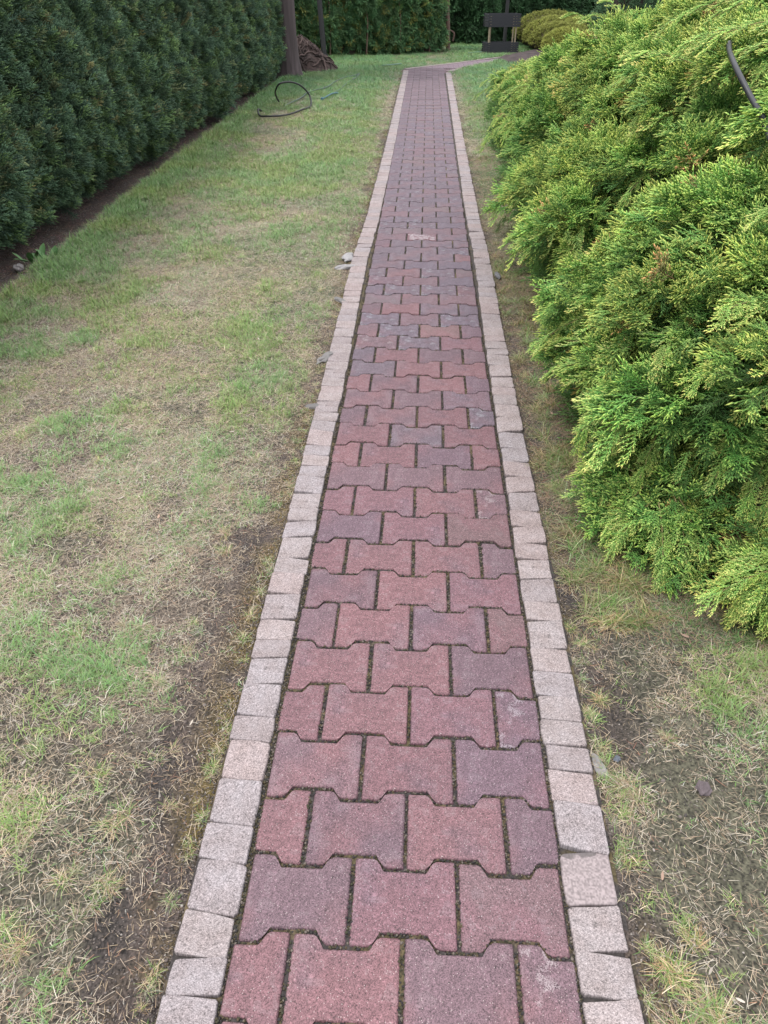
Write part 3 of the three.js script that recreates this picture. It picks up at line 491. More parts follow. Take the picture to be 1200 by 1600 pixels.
// ------------------------------------------------------------------ hedges and conifers
const hedgeSprays = [1, 2, 3].map((k) => makeSpray(k * 131, { L: 0.12, W: 0.05, n: 15, flat: false, inner: [0.04, 0.08, 0.048], outer: [0.062, 0.118, 0.068], tip: [0.125, 0.205, 0.11], droop: 0.03, r: 0.0023, sub: 0.0115, ang: 38 }));
const thujaSprays = [1, 2, 3].map((k) => makeSpray(k * 171, { L: 0.2, W: 0.1, n: 13, flat: true, inner: [0.05, 0.115, 0.048], outer: [0.075, 0.19, 0.075], tip: [0.14, 0.28, 0.12], droop: 0.25, r: 0.006, sub: 0.024 }));
function hedgeRow(o, S, list, s) {}
const hedge = thing('hedge', 'tall dark blue green clipped conifer hedge along the left lawn', 'hedge', [-3.1, 0, -9]);
{
  R = rng(808);
  const O = V(-3.1, 0, -9), B = buckets(3), L = (p) => p.clone().sub(O);
  const face = (y, f) => -2.56 - 0.12 * sm(0.35, 0.0, y) + 0.24 * (fbm(f * 1.7, y * 1.5, 821, 2) - 0.5) + 0.26 * (fbm(f * 6, y * 4, 823, 3) - 0.5) - 0.16 * sm(0.3, 2.2, y);
  const hem = (f) => 0.03 + 0.14 * (fbm(f * 2.2, 3, 825, 2) - 0.4);
  for (let k = 0; k < 24000; k++) {
    const f = R() < 0.55 ? rr(2.4, 7.5) : rr(7.5, 15.6), y0 = hem(f), y = y0 + Math.pow(R(), 1.25) * (2.1 - y0), x = face(y, f), e = 0.06; if (vn(f * 5.5, y * 4.5, 827) < 0.24 && R() < 0.8) continue;
    const nn = V(1, -(face(y + e, f) - face(y - e, f)) / (2 * e), (face(y, f + e) - face(y, f - e)) / (2 * e)).normalize();
    const d = V(0.5, 0.55, 0).addScaledVector(nn, 0.5).add(rv().multiplyScalar(0.55)), q = R(), b = rr(0.6, 1.45);
    const c = q < 0.015 ? C(2.4 * b, 1.3 * b, 1 * b) : q < 0.07 ? C(1.9 * b, 1.35 * b, 1.15 * b) : q < 0.3 ? C(1.35 * b, 1.3 * b, 0.85 * b) : C(b * 0.95, b, b * rr(0.9, 1.2));
    B[k % 3].push({ m: basis(L(V(x - 0.05 - 0.12 * R() * R(), y, -f)), d, nn.clone().add(rv().multiplyScalar(0.5)), rr(0.6, 1.25) * (f > 7.5 ? 1.25 : 1)), c });
  }
  for (let k = 0; k < 1600; k++) { const f = rr(2.4, 15.6); B[k % 3].push({ m: basis(L(V(rr(-4, -2.9), rr(2.0, 2.15), -f)), V(rr(-0.4, 0.4), 1, rr(-0.4, 0.4)), rv(), rr(0.9, 1.5)), c: C(1, 1, 1) }); }
  hedgeSprays.forEach((g, k) => inst('foliage', g, foliageMat, B[k], hedge));
  const p = [], id = [], nf = 110, ny = 14;
  const ring = [[-3.02, 0.24], ...Array.from({ length: ny }, (_, i) => [null, 0.3 + 1.72 * i / (ny - 1)]), [-4.1, 2.0], [-4.1, 0.34]];
  for (let j = 0; j <= nf; j++) { const f = 2.4 + 13.2 * j / nf; for (const [x, y] of ring) p.push((x ?? face(y, f) - 0.14) - O.x, y + (x ? 0 : 0), -f - O.z); }
  const m = ring.length; for (let j = 0; j < nf; j++) for (let i = 0; i < m; i++) { const e = (i + 1) % m, a = j * m; id.push(a + i, a + e, a + m + i, a + e, a + m + e, a + m + i); }
  for (const a of [0, nf * m]) for (let i = 1; i + 1 < m; i++) id.push(a, a + i, a + i + 1);
  const g = new THREE.BufferGeometry(); g.setAttribute('position', new THREE.Float32BufferAttribute(p, 3)); g.setIndex(id); g.computeVertexNormals();
  part('inner_thatch', g, mat({ color: C(0.055, 0.046, 0.038), roughness: 1 }), hedge, true);
  for (let f = 2.7; f < 15.5; f += 0.55) { const x = rr(-3.35, -3.1), ff = f + rr(-0.1, 0.1); part('stem', new THREE.CylinderGeometry(0.022, 0.035, 0.55, 7).translate(x - O.x, 0.22, -ff - O.z), mat({ color: C(0.09, 0.06, 0.045), roughness: 1 }), hedge); }
}
function wallFoliage(o, O, sprays, n, at, tone, scale, spreadUp = 0.3) {
  const B = buckets(sprays.length);
  for (let k = 0; k < n; k++) { const { p, nn } = at(); const d = nn.clone().multiplyScalar(0.5).add(V(0, spreadUp, 0)).add(rv().multiplyScalar(0.75)); B[k % sprays.length].push({ m: basis(p.sub(O), d, nn.clone().add(rv().multiplyScalar(0.6)), rr(0.75, 1.25) * scale), c: tone() }); }
  sprays.forEach((g, k) => inst('foliage', g, foliageMat, B[k], o));
}
{
  // thuja hedge across the end of the lawn
  R = rng(909);
  const O = V(-1, 0, -19.2), o = thing('thuja_hedge', 'bright green thuja hedge closing the lawn behind the black pole', 'hedge', [-1, 0, -19.2]);
  const a = V(-4.2, 0, -17.9), b = V(0.32, 0, -20.3), ax = b.clone().sub(a), nrm = V(0.45, 0, 1).normalize();
  const off = (u, y) => 0.5 * (fbm(u * 7, y * 1.6, 911, 3) - 0.5) - 0.12 * sm(0.3, 0, y);
  wallFoliage(o, O, thujaSprays, 5200, () => { const u = R(), y = 0.05 + R() * 2.4; return { p: a.clone().addScaledVector(ax, u).addScaledVector(nrm, off(u, y) - 0.08 * R()).setY(y), nn: nrm.clone() }; },
    () => { const q = R(), k = rr(0.65, 1.25); return q < 0.1 ? C(2.3 * k, 1.15 * k, 0.8 * k) : q < 0.2 ? C(1.5 * k, 1.2 * k, 0.9 * k) : C(k * rr(0.9, 1.2), k, k); }, 1, -0.15);
  for (let k = 0; k < 160; k++) { const u = 0.97 + 0.06 * R(); }
  const g = new THREE.BoxGeometry(5.1, 2.3, 0.9, 24, 10, 3); { const P = g.attributes.position; for (let i = 0; i < P.count; i++) P.setXYZ(i, P.getX(i), P.getY(i) + 1.15, P.getZ(i) + 0.16 * (vn(P.getX(i) * 2, P.getY(i) * 2, 921) - 0.5)); g.rotateY(Math.atan2(nrm.x, nrm.z)); g.translate((a.x + b.x) / 2 - nrm.x * 0.66 - O.x, 0, (a.z + b.z) / 2 - nrm.z * 0.66 - O.z); g.computeVertexNormals(); }
  part('inner_thatch', g, mat({ color: C(0.055, 0.046, 0.035), roughness: 1 }), o, true);
  for (let k = 0; k < 6; k++) { const c = a.clone().addScaledVector(ax, 0.15 + k * 0.16); part('stem', new THREE.TubeGeometry(new THREE.CatmullRomCurve3([0, 0.6, 1.2].map((y) => V(c.x + rr(-0.05, 0.05) - O.x, y, c.z + rr(-0.02, 0.05) + 0.1 - O.z))), 8, 0.018, 6), mat({ color: C(0.12, 0.08, 0.06), roughness: 1 }), o); }
}
{
  // row of dark conifers beyond the gap
  R = rng(919);
  const spec = [[0.95, 23.2, 0.85, 3.1], [2.2, 23.9, 0.9, 3.3], [3.5, 24.5, 0.95, 3.2], [4.9, 25.1, 1.0, 3.4], [6.4, 25.3, 1.0, 3.3], [-0.5, 23.6, 0.9, 3.2]];
  const names = ['dark conifer directly behind the wooden frame with black bands', 'dark conifer rising just right of the wooden frame', 'dark conifer above the clipped golden shrubs', 'dark conifer between the golden shrubs and the blue green column', 'dark conifer at the right behind the blue green column', 'dark conifer in the shadowed gap at the end of the thuja hedge'];
  names[0] = 'dark conifer between the hedge gap and the wooden frame'; names[1] = 'dark conifer directly behind the wooden frame with black bands';
  spec.forEach(([x, f, r, h], i) => {
    const O = V(x, 0, -f), o = thing('conifer', names[i], 'conifer', [x, 0, -f], 'dark conifers behind the garden');
    const rad = (y, a) => (r * (1.05 - 0.35 * y / h)) * (0.86 + 0.5 * (fbm(a * 1.6 + i * 7, y * 2.2, 931 + i, 2) - 0.5)) * (0.85 + 0.15 * sm(0, 0.5, y));
    wallFoliage(o, O, thujaSprays, 1500, () => { const a = rr(-0.2, Math.PI + 0.2), y = 0.05 + R() * (h - 0.1), q = rad(y, a) - 0.1 * R(); return { p: V(x + Math.cos(a) * q, y, -f + Math.sin(a) * q), nn: V(Math.cos(a), 0.2, Math.sin(a)).normalize() }; },
      () => { const k = rr(0.3, 0.9); return C(k * 0.72, k * 0.85, k * 0.78); }, 1.35, 0.15);
    const prof = []; for (let k = 0; k <= 8; k++) prof.push(new THREE.Vector2(r * (1.05 - 0.35 * k / 8) * 0.72, 0.05 + h * 0.95 * k / 8)); prof.push(new THREE.Vector2(0.001, h * 0.97)); prof.unshift(new THREE.Vector2(0.001, 0.06));
    part('inner_thatch', new THREE.LatheGeometry(prof, 12), mat({ color: C(0.045, 0.038, 0.03), roughness: 1 }), o, true);
    part('trunk', new THREE.CylinderGeometry(0.06, 0.09, 0.8, 8).translate(0, 0.35, 0), mat({ color: C(0.1, 0.07, 0.05), roughness: 1 }), o);
  });
  // bare forked stem in the gap
  const o = thing('bare_tree', 'thin bare forked trunk in the dark gap beside the thuja hedge', 'tree', [0.48, 0, -20.6]);
  const bk = mat({ color: C(0.13, 0.085, 0.07), roughness: 1 });
  part('trunk', new THREE.TubeGeometry(new THREE.CatmullRomCurve3([V(0.02, -0.03, 0), V(0, 0.4, 0.02), V(-0.05, 1.0, 0), V(-0.02, 2.4, -0.1)]), 16, 0.05, 7), bk, o);
  part('limb', new THREE.TubeGeometry(new THREE.CatmullRomCurve3([V(0, 0.42, 0.02), V(0.14, 0.36, 0.06), V(0.12, 0.2, 0.08)]), 10, 0.02, 6), bk, o);
  part('limb', new THREE.TubeGeometry(new THREE.CatmullRomCurve3([V(-0.01, 0.5, 0.01), V(-0.16, 0.42, 0.05), V(-0.12, 0.12, 0.08)]), 10, 0.018, 6), bk, o);
}
{
  // blue green columnar conifer at the right
  R = rng(929);
  const O = V(4.1, 0, -18.6), o = thing('columnar_conifer', 'blue green columnar conifer right of the clipped golden shrubs', 'conifer', [4.1, 0, -18.6]);
  const rad = (y, a) => 0.72 * (1 - 0.25 * y / 2.6) * (0.9 + 0.3 * (fbm(a * 2, y * 3, 941, 2) - 0.5));
  wallFoliage(o, O, hedgeSprays, 1700, () => { const a = rr(0, Math.PI * 2), y = 0.05 + R() * 2.5, q = rad(y, a) - 0.08 * R(); return { p: V(O.x + Math.cos(a) * q, y, O.z + Math.sin(a) * q), nn: V(Math.cos(a), 0.3, Math.sin(a)).normalize() }; }, () => { const k = rr(0.8, 1.5); return C(k, k * 1.15, k); }, 1.4, 0.6);
  part('inner_thatch', new THREE.LatheGeometry([[0.001, 0.05], [0.56, 0.1], [0.5, 1.3], [0.36, 2.4], [0.001, 2.5]].map((v) => new THREE.Vector2(...v)), 12), mat({ color: C(0.05, 0.042, 0.034), roughness: 1 }), o, true);
  part('trunk', new THREE.CylinderGeometry(0.05, 0.07, 0.5, 8).translate(0, 0.2, 0), mat({ color: C(0.1, 0.07, 0.05) }), o);
}
{
  // four clipped golden domes, one behind the other
  R = rng(939);
  const gold = [1, 2].map((k) => makeSpray(k * 191, { L: 0.085, W: 0.035, n: 9, flat: false, inner: [0.15, 0.17, 0.032], outer: [0.22, 0.25, 0.045], tip: [0.36, 0.38, 0.08], droop: 0.05, r: 0.0035, sub: 0.012, ang: 32 }));
  const spec = [[3.03, 22.0, 0.85, 0.7, 'hindmost and tallest'], [3.02, 21.0, 0.7, 0.62, 'second from the back'], [2.97, 20.1, 0.6, 0.54, 'second from the front'], [3.0, 19.25, 0.43, 0.47, 'foremost and smallest']];
  spec.forEach(([x, f, r, h, w], i) => {
    const O = V(x, 0, -f), o = thing('globe_shrub', `clipped golden globe shrub, ${w} of the four overlapping domes`, 'shrub', [x, 0, -f], 'golden globe shrubs by the mulch bed');
    wallFoliage(o, O, gold, 2200, () => { const a = R() * Math.PI * 2, t = Math.acos(1 - 1.12 * R()), k = 0.97 + 0.05 * fbm(a * 4, t * 4, 951 + i, 2); return { p: V(x + r * k * Math.sin(t) * Math.cos(a), Math.max(0.05, h * 0.42 + h * 0.58 * k * Math.cos(t)), -f + r * k * Math.sin(t) * Math.sin(a)), nn: V(Math.sin(t) * Math.cos(a), Math.cos(t), Math.sin(t) * Math.sin(a)) }; }, () => { const k = rr(0.75, 1.1) * [0.8, 0.95, 0.86, 1.05][i]; return C(k, k * rr(0.94, 1.06), k); }, 0.8, 0.2);
    const s = new THREE.SphereGeometry(1, 20, 12); s.scale(r * 0.95, h * 0.56, r * 0.95); s.translate(0, h * 0.42, 0);
    part('inner_thatch', s, mat({ color: C(0.06, 0.05, 0.025), roughness: 1 }), o, true);  // core colour darkened so the creases between domes look shaded
    part('stem', new THREE.CylinderGeometry(0.03, 0.04, h * 0.4, 7).translate(0, h * 0.18, 0), mat({ color: C(0.1, 0.07, 0.05) }), o);
  });
  const p = [], id = [], n = 40, c = [];                      // low mound of bark mulch under them
  for (let j = 0; j <= n; j++) for (let i = 0; i <= n; i++) { const u = i / n * 2 - 1, v = j / n * 2 - 1, x = 3.5 + 1.8 * u + 0.9 * v, f = 19.2 + 2.2 * v, e = clamp(1.15 - Math.hypot(u, v) + 0.1 * (vn(u * 6, v * 6, 961) - 0.5)); p.push(x, -0.05 + 0.14 * sm(0, 0.4, e) + 0.04 * (vn(i * 1.7, j * 1.7, 963) - 0.5), -f); const b = 0.6 + 0.8 * h2(i, j, 965); c.push(0.042 * b, 0.03 * b, 0.031 * b); }
  for (let j = 0; j < n; j++) for (let i = 0; i < n; i++) { const a = j * (n + 1) + i; id.push(a, a + 1, a + n + 1, a + 1, a + n + 2, a + n + 1); }
  const g = new THREE.BufferGeometry(); g.setAttribute('position', new THREE.Float32BufferAttribute(p, 3)); g.setAttribute('color', new THREE.Float32BufferAttribute(c, 3)); g.setIndex(id); g.computeVertexNormals();
  const o = structure('mulch_bed', 'dark brown bark mulch mounded under the golden globe shrubs'); part('mulch', g, mat({ vertexColors: true, roughness: 1 }), o);
}

// ------------------------------------------------------------------ tree, heap, posts, frame, hoses
const barkTex = colorTex(512, (u, v) => { const a = fbm(u * 22 + 2 * vn(u * 6, v * 6, 1003, 0), v * 5, 1001, 4), b = 0.4 + 1.1 * a; return [0.085 * b, 0.068 * b, 0.072 * b]; });
const barkMat = mat({ map: barkTex, bumpMap: barkTex, bumpScale: 0.02, roughness: 1 });
{
  R = rng(1010);
  const O = V(-2.42, 0, -15.05), o = thing('tree', 'dark grey brown tree trunk at the end of the left hedge', 'tree', O.toArray());
  const prof = [[0.27, -0.05], [0.225, 0.06], [0.19, 0.25], [0.168, 0.6], [0.16, 1.4], [0.15, 2.6], [0.12, 4.2], [0.05, 6]].map((v) => new THREE.Vector2(...v)), g = new THREE.LatheGeometry(prof, 28), P = g.attributes.position;
  for (let i = 0; i < P.count; i++) { const a = Math.atan2(P.getZ(i), P.getX(i)), k = 1 + 0.05 * Math.sin(a * 5 + 1) * sm(0.6, 0, P.getY(i)) + 0.03 * Math.sin(a * 13); P.setX(i, P.getX(i) * k); P.setZ(i, P.getZ(i) * k); } g.computeVertexNormals();
  part('trunk', g, barkMat, o);
  const list = buckets(3);
  for (let k = 0; k < 16; k++) {
    const y = 2.9 + k * 0.19, a = k * 2.4, l = 1.25 - (y - 2.9) * 0.3, e = V(Math.cos(a) * l, y - 0.1, Math.sin(a) * l);
    part('limb', new THREE.TubeGeometry(new THREE.QuadraticBezierCurve3(V(0, y, 0), V(Math.cos(a) * l * 0.5, y + 0.12, Math.sin(a) * l * 0.5), e), 8, 0.025, 6), barkMat, o);
    for (let j = 0; j < 45; j++) { const t = rr(0.25, 1.05); list[j % 3].push({ m: basis(V(e.x * t, y + rr(-0.1, 0.06), e.z * t).add(rv().multiplyScalar(0.12)), V(e.x, rr(-0.3, 0.2), e.z).add(rv().multiplyScalar(0.7)), V(0, 1, 0), rr(1.3, 2)), c: C(0.8, 0.9, 0.8) }); }
  }
  thujaSprays.forEach((s, k) => inst('crown', s, foliageMat, list[k], o));
}
{
  // heap of dead stems and brush behind the trunk
  R = rng(1020);
  const O = V(-2.35, 0, -16.1), o = thing('brush_heap', 'heap of dead brown stems and litter behind the tree trunk', 'brush heap', O.toArray());
  const hh = (x, z) => { const d = Math.hypot(x / 0.72, z / 0.6); return 0.55 * Math.pow(clamp(1 - d * 0.98), 0.9) + 0.16 * (fbm(x * 5 + 5, z * 5, 1021, 3) - 0.5) * sm(1.05, 0.8, d) - 0.03; };
  const p = [], id = [], c = [], n = 60; for (let j = 0; j <= n; j++) for (let i = 0; i <= n; i++) { const x = -0.8 + 1.6 * i / n, z = -0.7 + 1.4 * j / n; p.push(x, hh(x, z), z); const b = 0.4 + 1.0 * h2(i, j, 1023); c.push(0.055 * b, 0.037 * b, 0.034 * b); }
  for (let j = 0; j < n; j++) for (let i = 0; i < n; i++) { const a = j * (n + 1) + i; id.push(a, a + n + 1, a + 1, a + 1, a + n + 1, a + n + 2); }
  const g = new THREE.BufferGeometry(); g.setAttribute('position', new THREE.Float32BufferAttribute(p, 3)); g.setAttribute('color', new THREE.Float32BufferAttribute(c, 3)); g.setIndex(id); g.computeVertexNormals();
  part('litter', g, mat({ vertexColors: true, roughness: 1 }), o, true);
  const tubes = [];
  for (let k = 0; k < 210; k++) { let a = rr(0, Math.PI * 2), d = rr(0.02, 0.75), dr = rr(0.1, 0.35), da = rr(-0.8, 0.8); const pts = []; for (let s = 0; s <= 6; s++) { const t = s / 6, x = Math.cos(a + da * t) * (d + dr * t) * 0.72, z = Math.sin(a + da * t) * (d + dr * t) * 0.6; pts.push(V(x, Math.max(0.005, hh(x, z)) + 0.012 + 0.03 * Math.sin(t * Math.PI) * R(), z)); } const t = new THREE.TubeGeometry(new THREE.CatmullRomCurve3(pts), 12, rr(0.005, 0.016), 5); const b = rr(0.2, 1.6); t.setAttribute('color', new THREE.Float32BufferAttribute(new Float32Array(t.attributes.position.count * 3).map((_, i) => [0.08, 0.056, 0.052][i % 3] * b), 3)); tubes.push(t); }
  part('dead_stems', mergeGeometries(tubes), mat({ vertexColors: true, roughness: 1 }), o, true);
}
{
  const blk = mat({ color: C(0.022, 0.022, 0.026), roughness: 0.6 });
  const lean = Math.tan(-0.02);
  const o = thing('metal_pole', 'thin black metal pole standing behind the brush heap', 'pole', [-2.17, 0, -18.35]);
  part('shaft', new THREE.CylinderGeometry(0.05, 0.055, 2.7, 14).translate(0, 1.3, 0).applyMatrix4(new THREE.Matrix4().makeRotationZ(0.06)), blk, o);
  part('base_collar', new THREE.CylinderGeometry(0.075, 0.085, 0.1, 14).translate(0, 0.04, 0), blk, o);
  part('cap', new THREE.SphereGeometry(0.06, 12, 8).translate(-0.16, 2.66, 0), blk, o);
  const o2 = thing('metal_pole', 'thin dark pole rising behind the wooden frame with black bands', 'pole', [1.88, 0, -21.4]);
  part('shaft', new THREE.CylinderGeometry(0.04, 0.045, 2.6, 12).translate(0, 1.28, 0), blk, o2);
  part('base_collar', new THREE.CylinderGeometry(0.06, 0.07, 0.08, 12).translate(0, 0.03, 0), blk, o2);
}
{
  // square of four pale posts with two bands of black slats round it
  const o = thing('post_frame', 'square frame of pale posts wrapped with two black slatted bands', 'plant guard', [1.7, 0, -20.4]); o.rotation.y = 0.22;
  const wood = mat({ color: C(0.3, 0.25, 0.18), roughness: 0.9 }), blk = mat({ color: C(0.032, 0.034, 0.042), roughness: 0.85 });
  const W = 0.335, D = 0.16;
  for (const [x, z] of [[-W, D], [W - 0.04, D], [-W + 0.12, -D], [W, -D]]) part('post', new THREE.BoxGeometry(0.026, 0.74, 0.026).translate(x, 0.35, z), wood, o);
  for (const [nm, y0, y1] of [['upper_band', 0.49, 0.75], ['lower_band', -0.01, 0.2]]) {
    const band = new THREE.Group(); band.name = nm; o.add(band); const k = 5, hgt = (y1 - y0) / k;
    for (let i = 0; i < k; i++) { const y = y0 + hgt * (i + 0.5);
      part('slat', new THREE.BoxGeometry(2 * W + 0.1, hgt * 0.84, 0.012).translate(0, y, D + 0.026), blk, band); part('slat', new THREE.BoxGeometry(2 * W + 0.1, hgt * 0.84, 0.012).translate(0, y, -D - 0.026), blk, band);
      part('slat', new THREE.BoxGeometry(0.012, hgt * 0.84, 2 * D + 0.036).translate(-W - 0.026, y, 0), blk, band); part('slat', new THREE.BoxGeometry(0.012, hgt * 0.84, 2 * D + 0.036).translate(W + 0.026, y, 0), blk, band); }
  }
}
const tube = (pts, r, seg = 90, k = 8) => new THREE.TubeGeometry(new THREE.CatmullRomCurve3(pts.map((p) => V(p[0], p[1], -p[2]))), seg, r, k);
{
  const o = thing('hose_loop', 'thick black pipe lying on the lawn with one end looped up', 'pipe', [0, 0, 0]);
  part('pipe', tube([[-2.07, 0.06, 10.45], [-2.09, 0.085, 10.36], [-2.06, 0.03, 10.28], [-1.95, 0.03, 10.22], [-1.76, 0.03, 10.3], [-1.6, 0.035, 10.75], [-1.54, 0.04, 11.25], [-1.57, 0.13, 11.35], [-1.66, 0.24, 11.3], [-1.79, 0.3, 11.2], [-1.92, 0.29, 11.1], [-2.0, 0.2, 11.2], [-2.03, 0.1, 11.4], [-2.02, 0.0, 11.6]], 0.0115, 160, 10), mat({ color: C(0.02, 0.02, 0.024), roughness: 0.5 }), o);
  const h = thing('garden_hose', 'thin grey green garden hose snaking through the lawn behind the black loop', 'hose', [0, 0, 0]);
  part('hose', tube([[-1.9, 0.02, 11.2], [-1.78, 0.025, 12.0], [-1.75, 0.03, 12.6], [-1.55, 0.03, 13.2], [-1.5, 0.03, 13.9], [-1.38, 0.03, 14.6], [-1.22, 0.03, 15.0], [-1.19, 0.03, 15.2], [-1.2, 0.03, 14.6], [-1.29, 0.02, 13.9], [-1.32, 0.02, 13.1], [-1.36, 0.03, 12.5], [-1.43, 0.035, 12.1]], 0.0085, 140), mat({ color: C(0.07, 0.1, 0.095), roughness: 0.6 }), h);
  const e = thing('hose_end', 'short teal blue hose end on the lawn left of the path', 'hose', [-1.42, 0.02, -12.05]);
  part('hose', new THREE.TubeGeometry(new THREE.CatmullRomCurve3([V(-0.04, 0.0, 0.12), V(0.02, 0.025, 0), V(0.06, 0.03, -0.2), V(0.12, 0.01, -0.45)]), 20, 0.009, 8), mat({ color: C(0.05, 0.13, 0.17), roughness: 0.55 }), e);
  part('connector', new THREE.CylinderGeometry(0.02, 0.02, 0.07, 10).rotateX(Math.PI / 2).translate(-0.05, 0.0, 0.14), mat({ color: C(0.02, 0.1, 0.18), roughness: 0.5 }), e);
  for (const [nm, pts] of [['pale teal hose lying in the grass near the far bend of the path', [[-0.86, 0.035, 16.6], [-0.66, 0.04, 16.75], [-0.5, 0.03, 17.1]]], ['pale teal hose in the far grass before the thuja hedge gap', [[0.92, 0.03, 19.6], [1.1, 0.04, 19.7], [1.26, 0.03, 20.0]]]]) { const t = thing('hose_piece', nm, 'hose'); part('hose', tube(pts, 0.009, 20), mat({ color: C(0.11, 0.19, 0.17), roughness: 0.6 }), t); }
  const dp = (list) => list.map(([x, y, f]) => [x * 0.86, 1.44 + (y - 1.44) * 0.86, f * 0.86]);
  const d = thing('drip_pipe', 'thin black irrigation pipe arching over the top of the juniper', 'pipe');
  part('pipe', tube(dp([[1.19, 1.2, 3.42], [1.13, 1.235, 3.34], [1.11, 1.22, 3.27], [1.08, 1.19, 3.1], [1.08, 1.155, 3.0], [1.1, 1.1, 2.9], [1.11, 1.06, 2.8], [1.13, 0.95, 2.62], [1.2, 0.8, 2.48]]), 0.0085, 70, 10), mat({ color: C(0.014, 0.015, 0.02), roughness: 0.4 }), d);
}
// lumps, stones, weed
function lump(name, label, cat, x, y, f, sx, sy, sz, col, s, group) {
  const g = new THREE.IcosahedronGeometry(1, 3), P = g.attributes.position; for (let i = 0; i < P.count; i++) { const a = P.getX(i), b = P.getY(i), c = P.getZ(i), k = 0.6 + 0.8 * fbm(a * 1.9 + s, b * 1.6 + c * 2.1 + s, s, 3); P.setXYZ(i, a * k * sx, b * k * sy, c * k * sz); } g.computeVertexNormals();
  const o = new THREE.Mesh(g, mat({ color: C(...col), bumpMap: grainBump, bumpScale: 0.002, roughness: 0.95 })); o.name = numbered(name); o.position.set(x, y, -f); o.rotation.y = s; o.castShadow = o.receiveShadow = true; o.userData = { label, category: cat }; if (group) o.userData.group = group; scene.add(o);
}
lump('concrete_lump', 'largest white mortar lump against the left kerb, farthest of them', 'mortar lump', -0.462, -0.002, 4.72, 0.035, 0.022, 0.075, [0.3, 0.29, 0.3], 3, 'mortar lumps along the left kerb');
lump('concrete_lump', 'white mortar lump just nearer than the largest one at the left kerb', 'mortar lump', -0.458, -0.004, 4.52, 0.026, 0.018, 0.06, [0.3, 0.29, 0.3], 5, 'mortar lumps along the left kerb');
lump('concrete_lump', 'thin grey mortar smear on the outer face of the left kerb', 'mortar lump', -0.432, -0.006, 3.95, 0.018, 0.014, 0.07, [0.17, 0.165, 0.165], 7, 'mortar lumps along the left kerb');
lump('concrete_lump', 'pale grey mortar lump at the left kerb by the straw tuft', 'mortar lump', -0.437, -0.006, 3.2, 0.024, 0.016, 0.06, [0.19, 0.18, 0.18], 9, 'mortar lumps along the left kerb');
lump('concrete_lump', 'small mortar lump at the left kerb, nearest of them', 'mortar lump', -0.432, -0.006, 2.72, 0.018, 0.013, 0.035, [0.17, 0.16, 0.16], 11, 'mortar lumps along the left kerb');
lump('concrete_lump', 'flat grey mortar slab showing beside the right kerb stones', 'mortar lump', 0.425, -0.016, 1.06, 0.016, 0.009, 0.05, [0.26, 0.25, 0.25], 13);
lump('stone', 'small blue grey pebble on bare soil by the right kerb', 'pebble', 0.476, -0.006, 1.06, 0.0075, 0.005, 0.009, [0.16, 0.18, 0.22], 15);
lump('stone', 'flat dark grey brown stone in the grass at right', 'stone', 0.645, 0.006, 0.985, 0.02, 0.009, 0.015, [0.15, 0.12, 0.13], 17);
lump('stone', 'small grey stone on the right kerb edge under the juniper', 'stone', 0.455, -0.004, 4.42, 0.016, 0.014, 0.05, [0.14, 0.14, 0.15], 19);
lump('stone', 'small pale stone beside the weed under the hedge', 'stone', -2.5, -0.03, 4.5, 0.035, 0.022, 0.03, [0.3, 0.28, 0.28], 21);
{
  R = rng(1111);
  const o = thing('weed', 'leafy green weed growing in the litter under the hedge', 'weed', [-2.4, -0.035, -4.6]);
  const leaf = () => { const s = new THREE.Shape(); s.moveTo(0, 0); s.bezierCurveTo(0.012, 0.02, 0.03, 0.06, 0.018, 0.11); s.quadraticCurveTo(0.01, 0.13, 0, 0.14); s.quadraticCurveTo(-0.01, 0.13, -0.018, 0.11); s.bezierCurveTo(-0.03, 0.06, -0.012, 0.02, 0, 0); const g = new THREE.ShapeGeometry(s, 6), P = g.attributes.position; for (let i = 0; i < P.count; i++) { const y = P.getY(i), x = P.getX(i); P.setZ(i, -2.2 * y * y + 4 * x * x); } g.computeVertexNormals(); return g; };
  const lg = leaf(), m = mat({ color: C(0.07, 0.16, 0.05), roughness: 0.6, side: THREE.DoubleSide });
  for (let k = 0; k < 22; k++) { const a = k * 2.4 + rr(-0.3, 0.3), l = part('leaf', lg, m, o); l.rotation.set(rr(-1.25, -0.35), a, 0, 'YXZ'); l.scale.setScalar(rr(0.5, 0.95)); l.position.set(Math.sin(a) * -0.02 + rr(-0.09, 0.09), 0.01, rr(-0.06, 0.06)); }
}

// ------------------------------------------------------------------ grass, dry tufts, litter
function blade(G, p, az, lean, len, w, c0, c1, curl) {
  const out = V(Math.cos(az), 0, Math.sin(az)), side = V(-Math.sin(az), 0, Math.cos(az)); let q = p.clone(), th = lean, prev = null; const n = 3;
  for (let k = 0; k <= n; k++) {
    const t = k / n, ww = w * (1 - 0.15 * k) * (k === n ? 0 : 1), dir = V(0, Math.cos(th), 0).addScaledVector(out, Math.sin(th)), nn = V(0, Math.sin(th), 0).addScaledVector(out, -Math.cos(th)), c = mix3(c0, c1, t);
    if (k === n) { const e = G.v(q, nn, c); G.i.push(prev[0], prev[1], e); } else { const row = [G.v(q.clone().addScaledVector(side, -ww / 2), nn, c), G.v(q.clone().addScaledVector(side, ww / 2), nn, c)]; if (prev) G.i.push(prev[0], prev[1], row[1], prev[0], row[1], row[0]); prev = row; }
    q = q.clone().addScaledVector(dir, len / n); if (q.y < 0.001) q.y = 0.001; th += curl / n;
  }
}
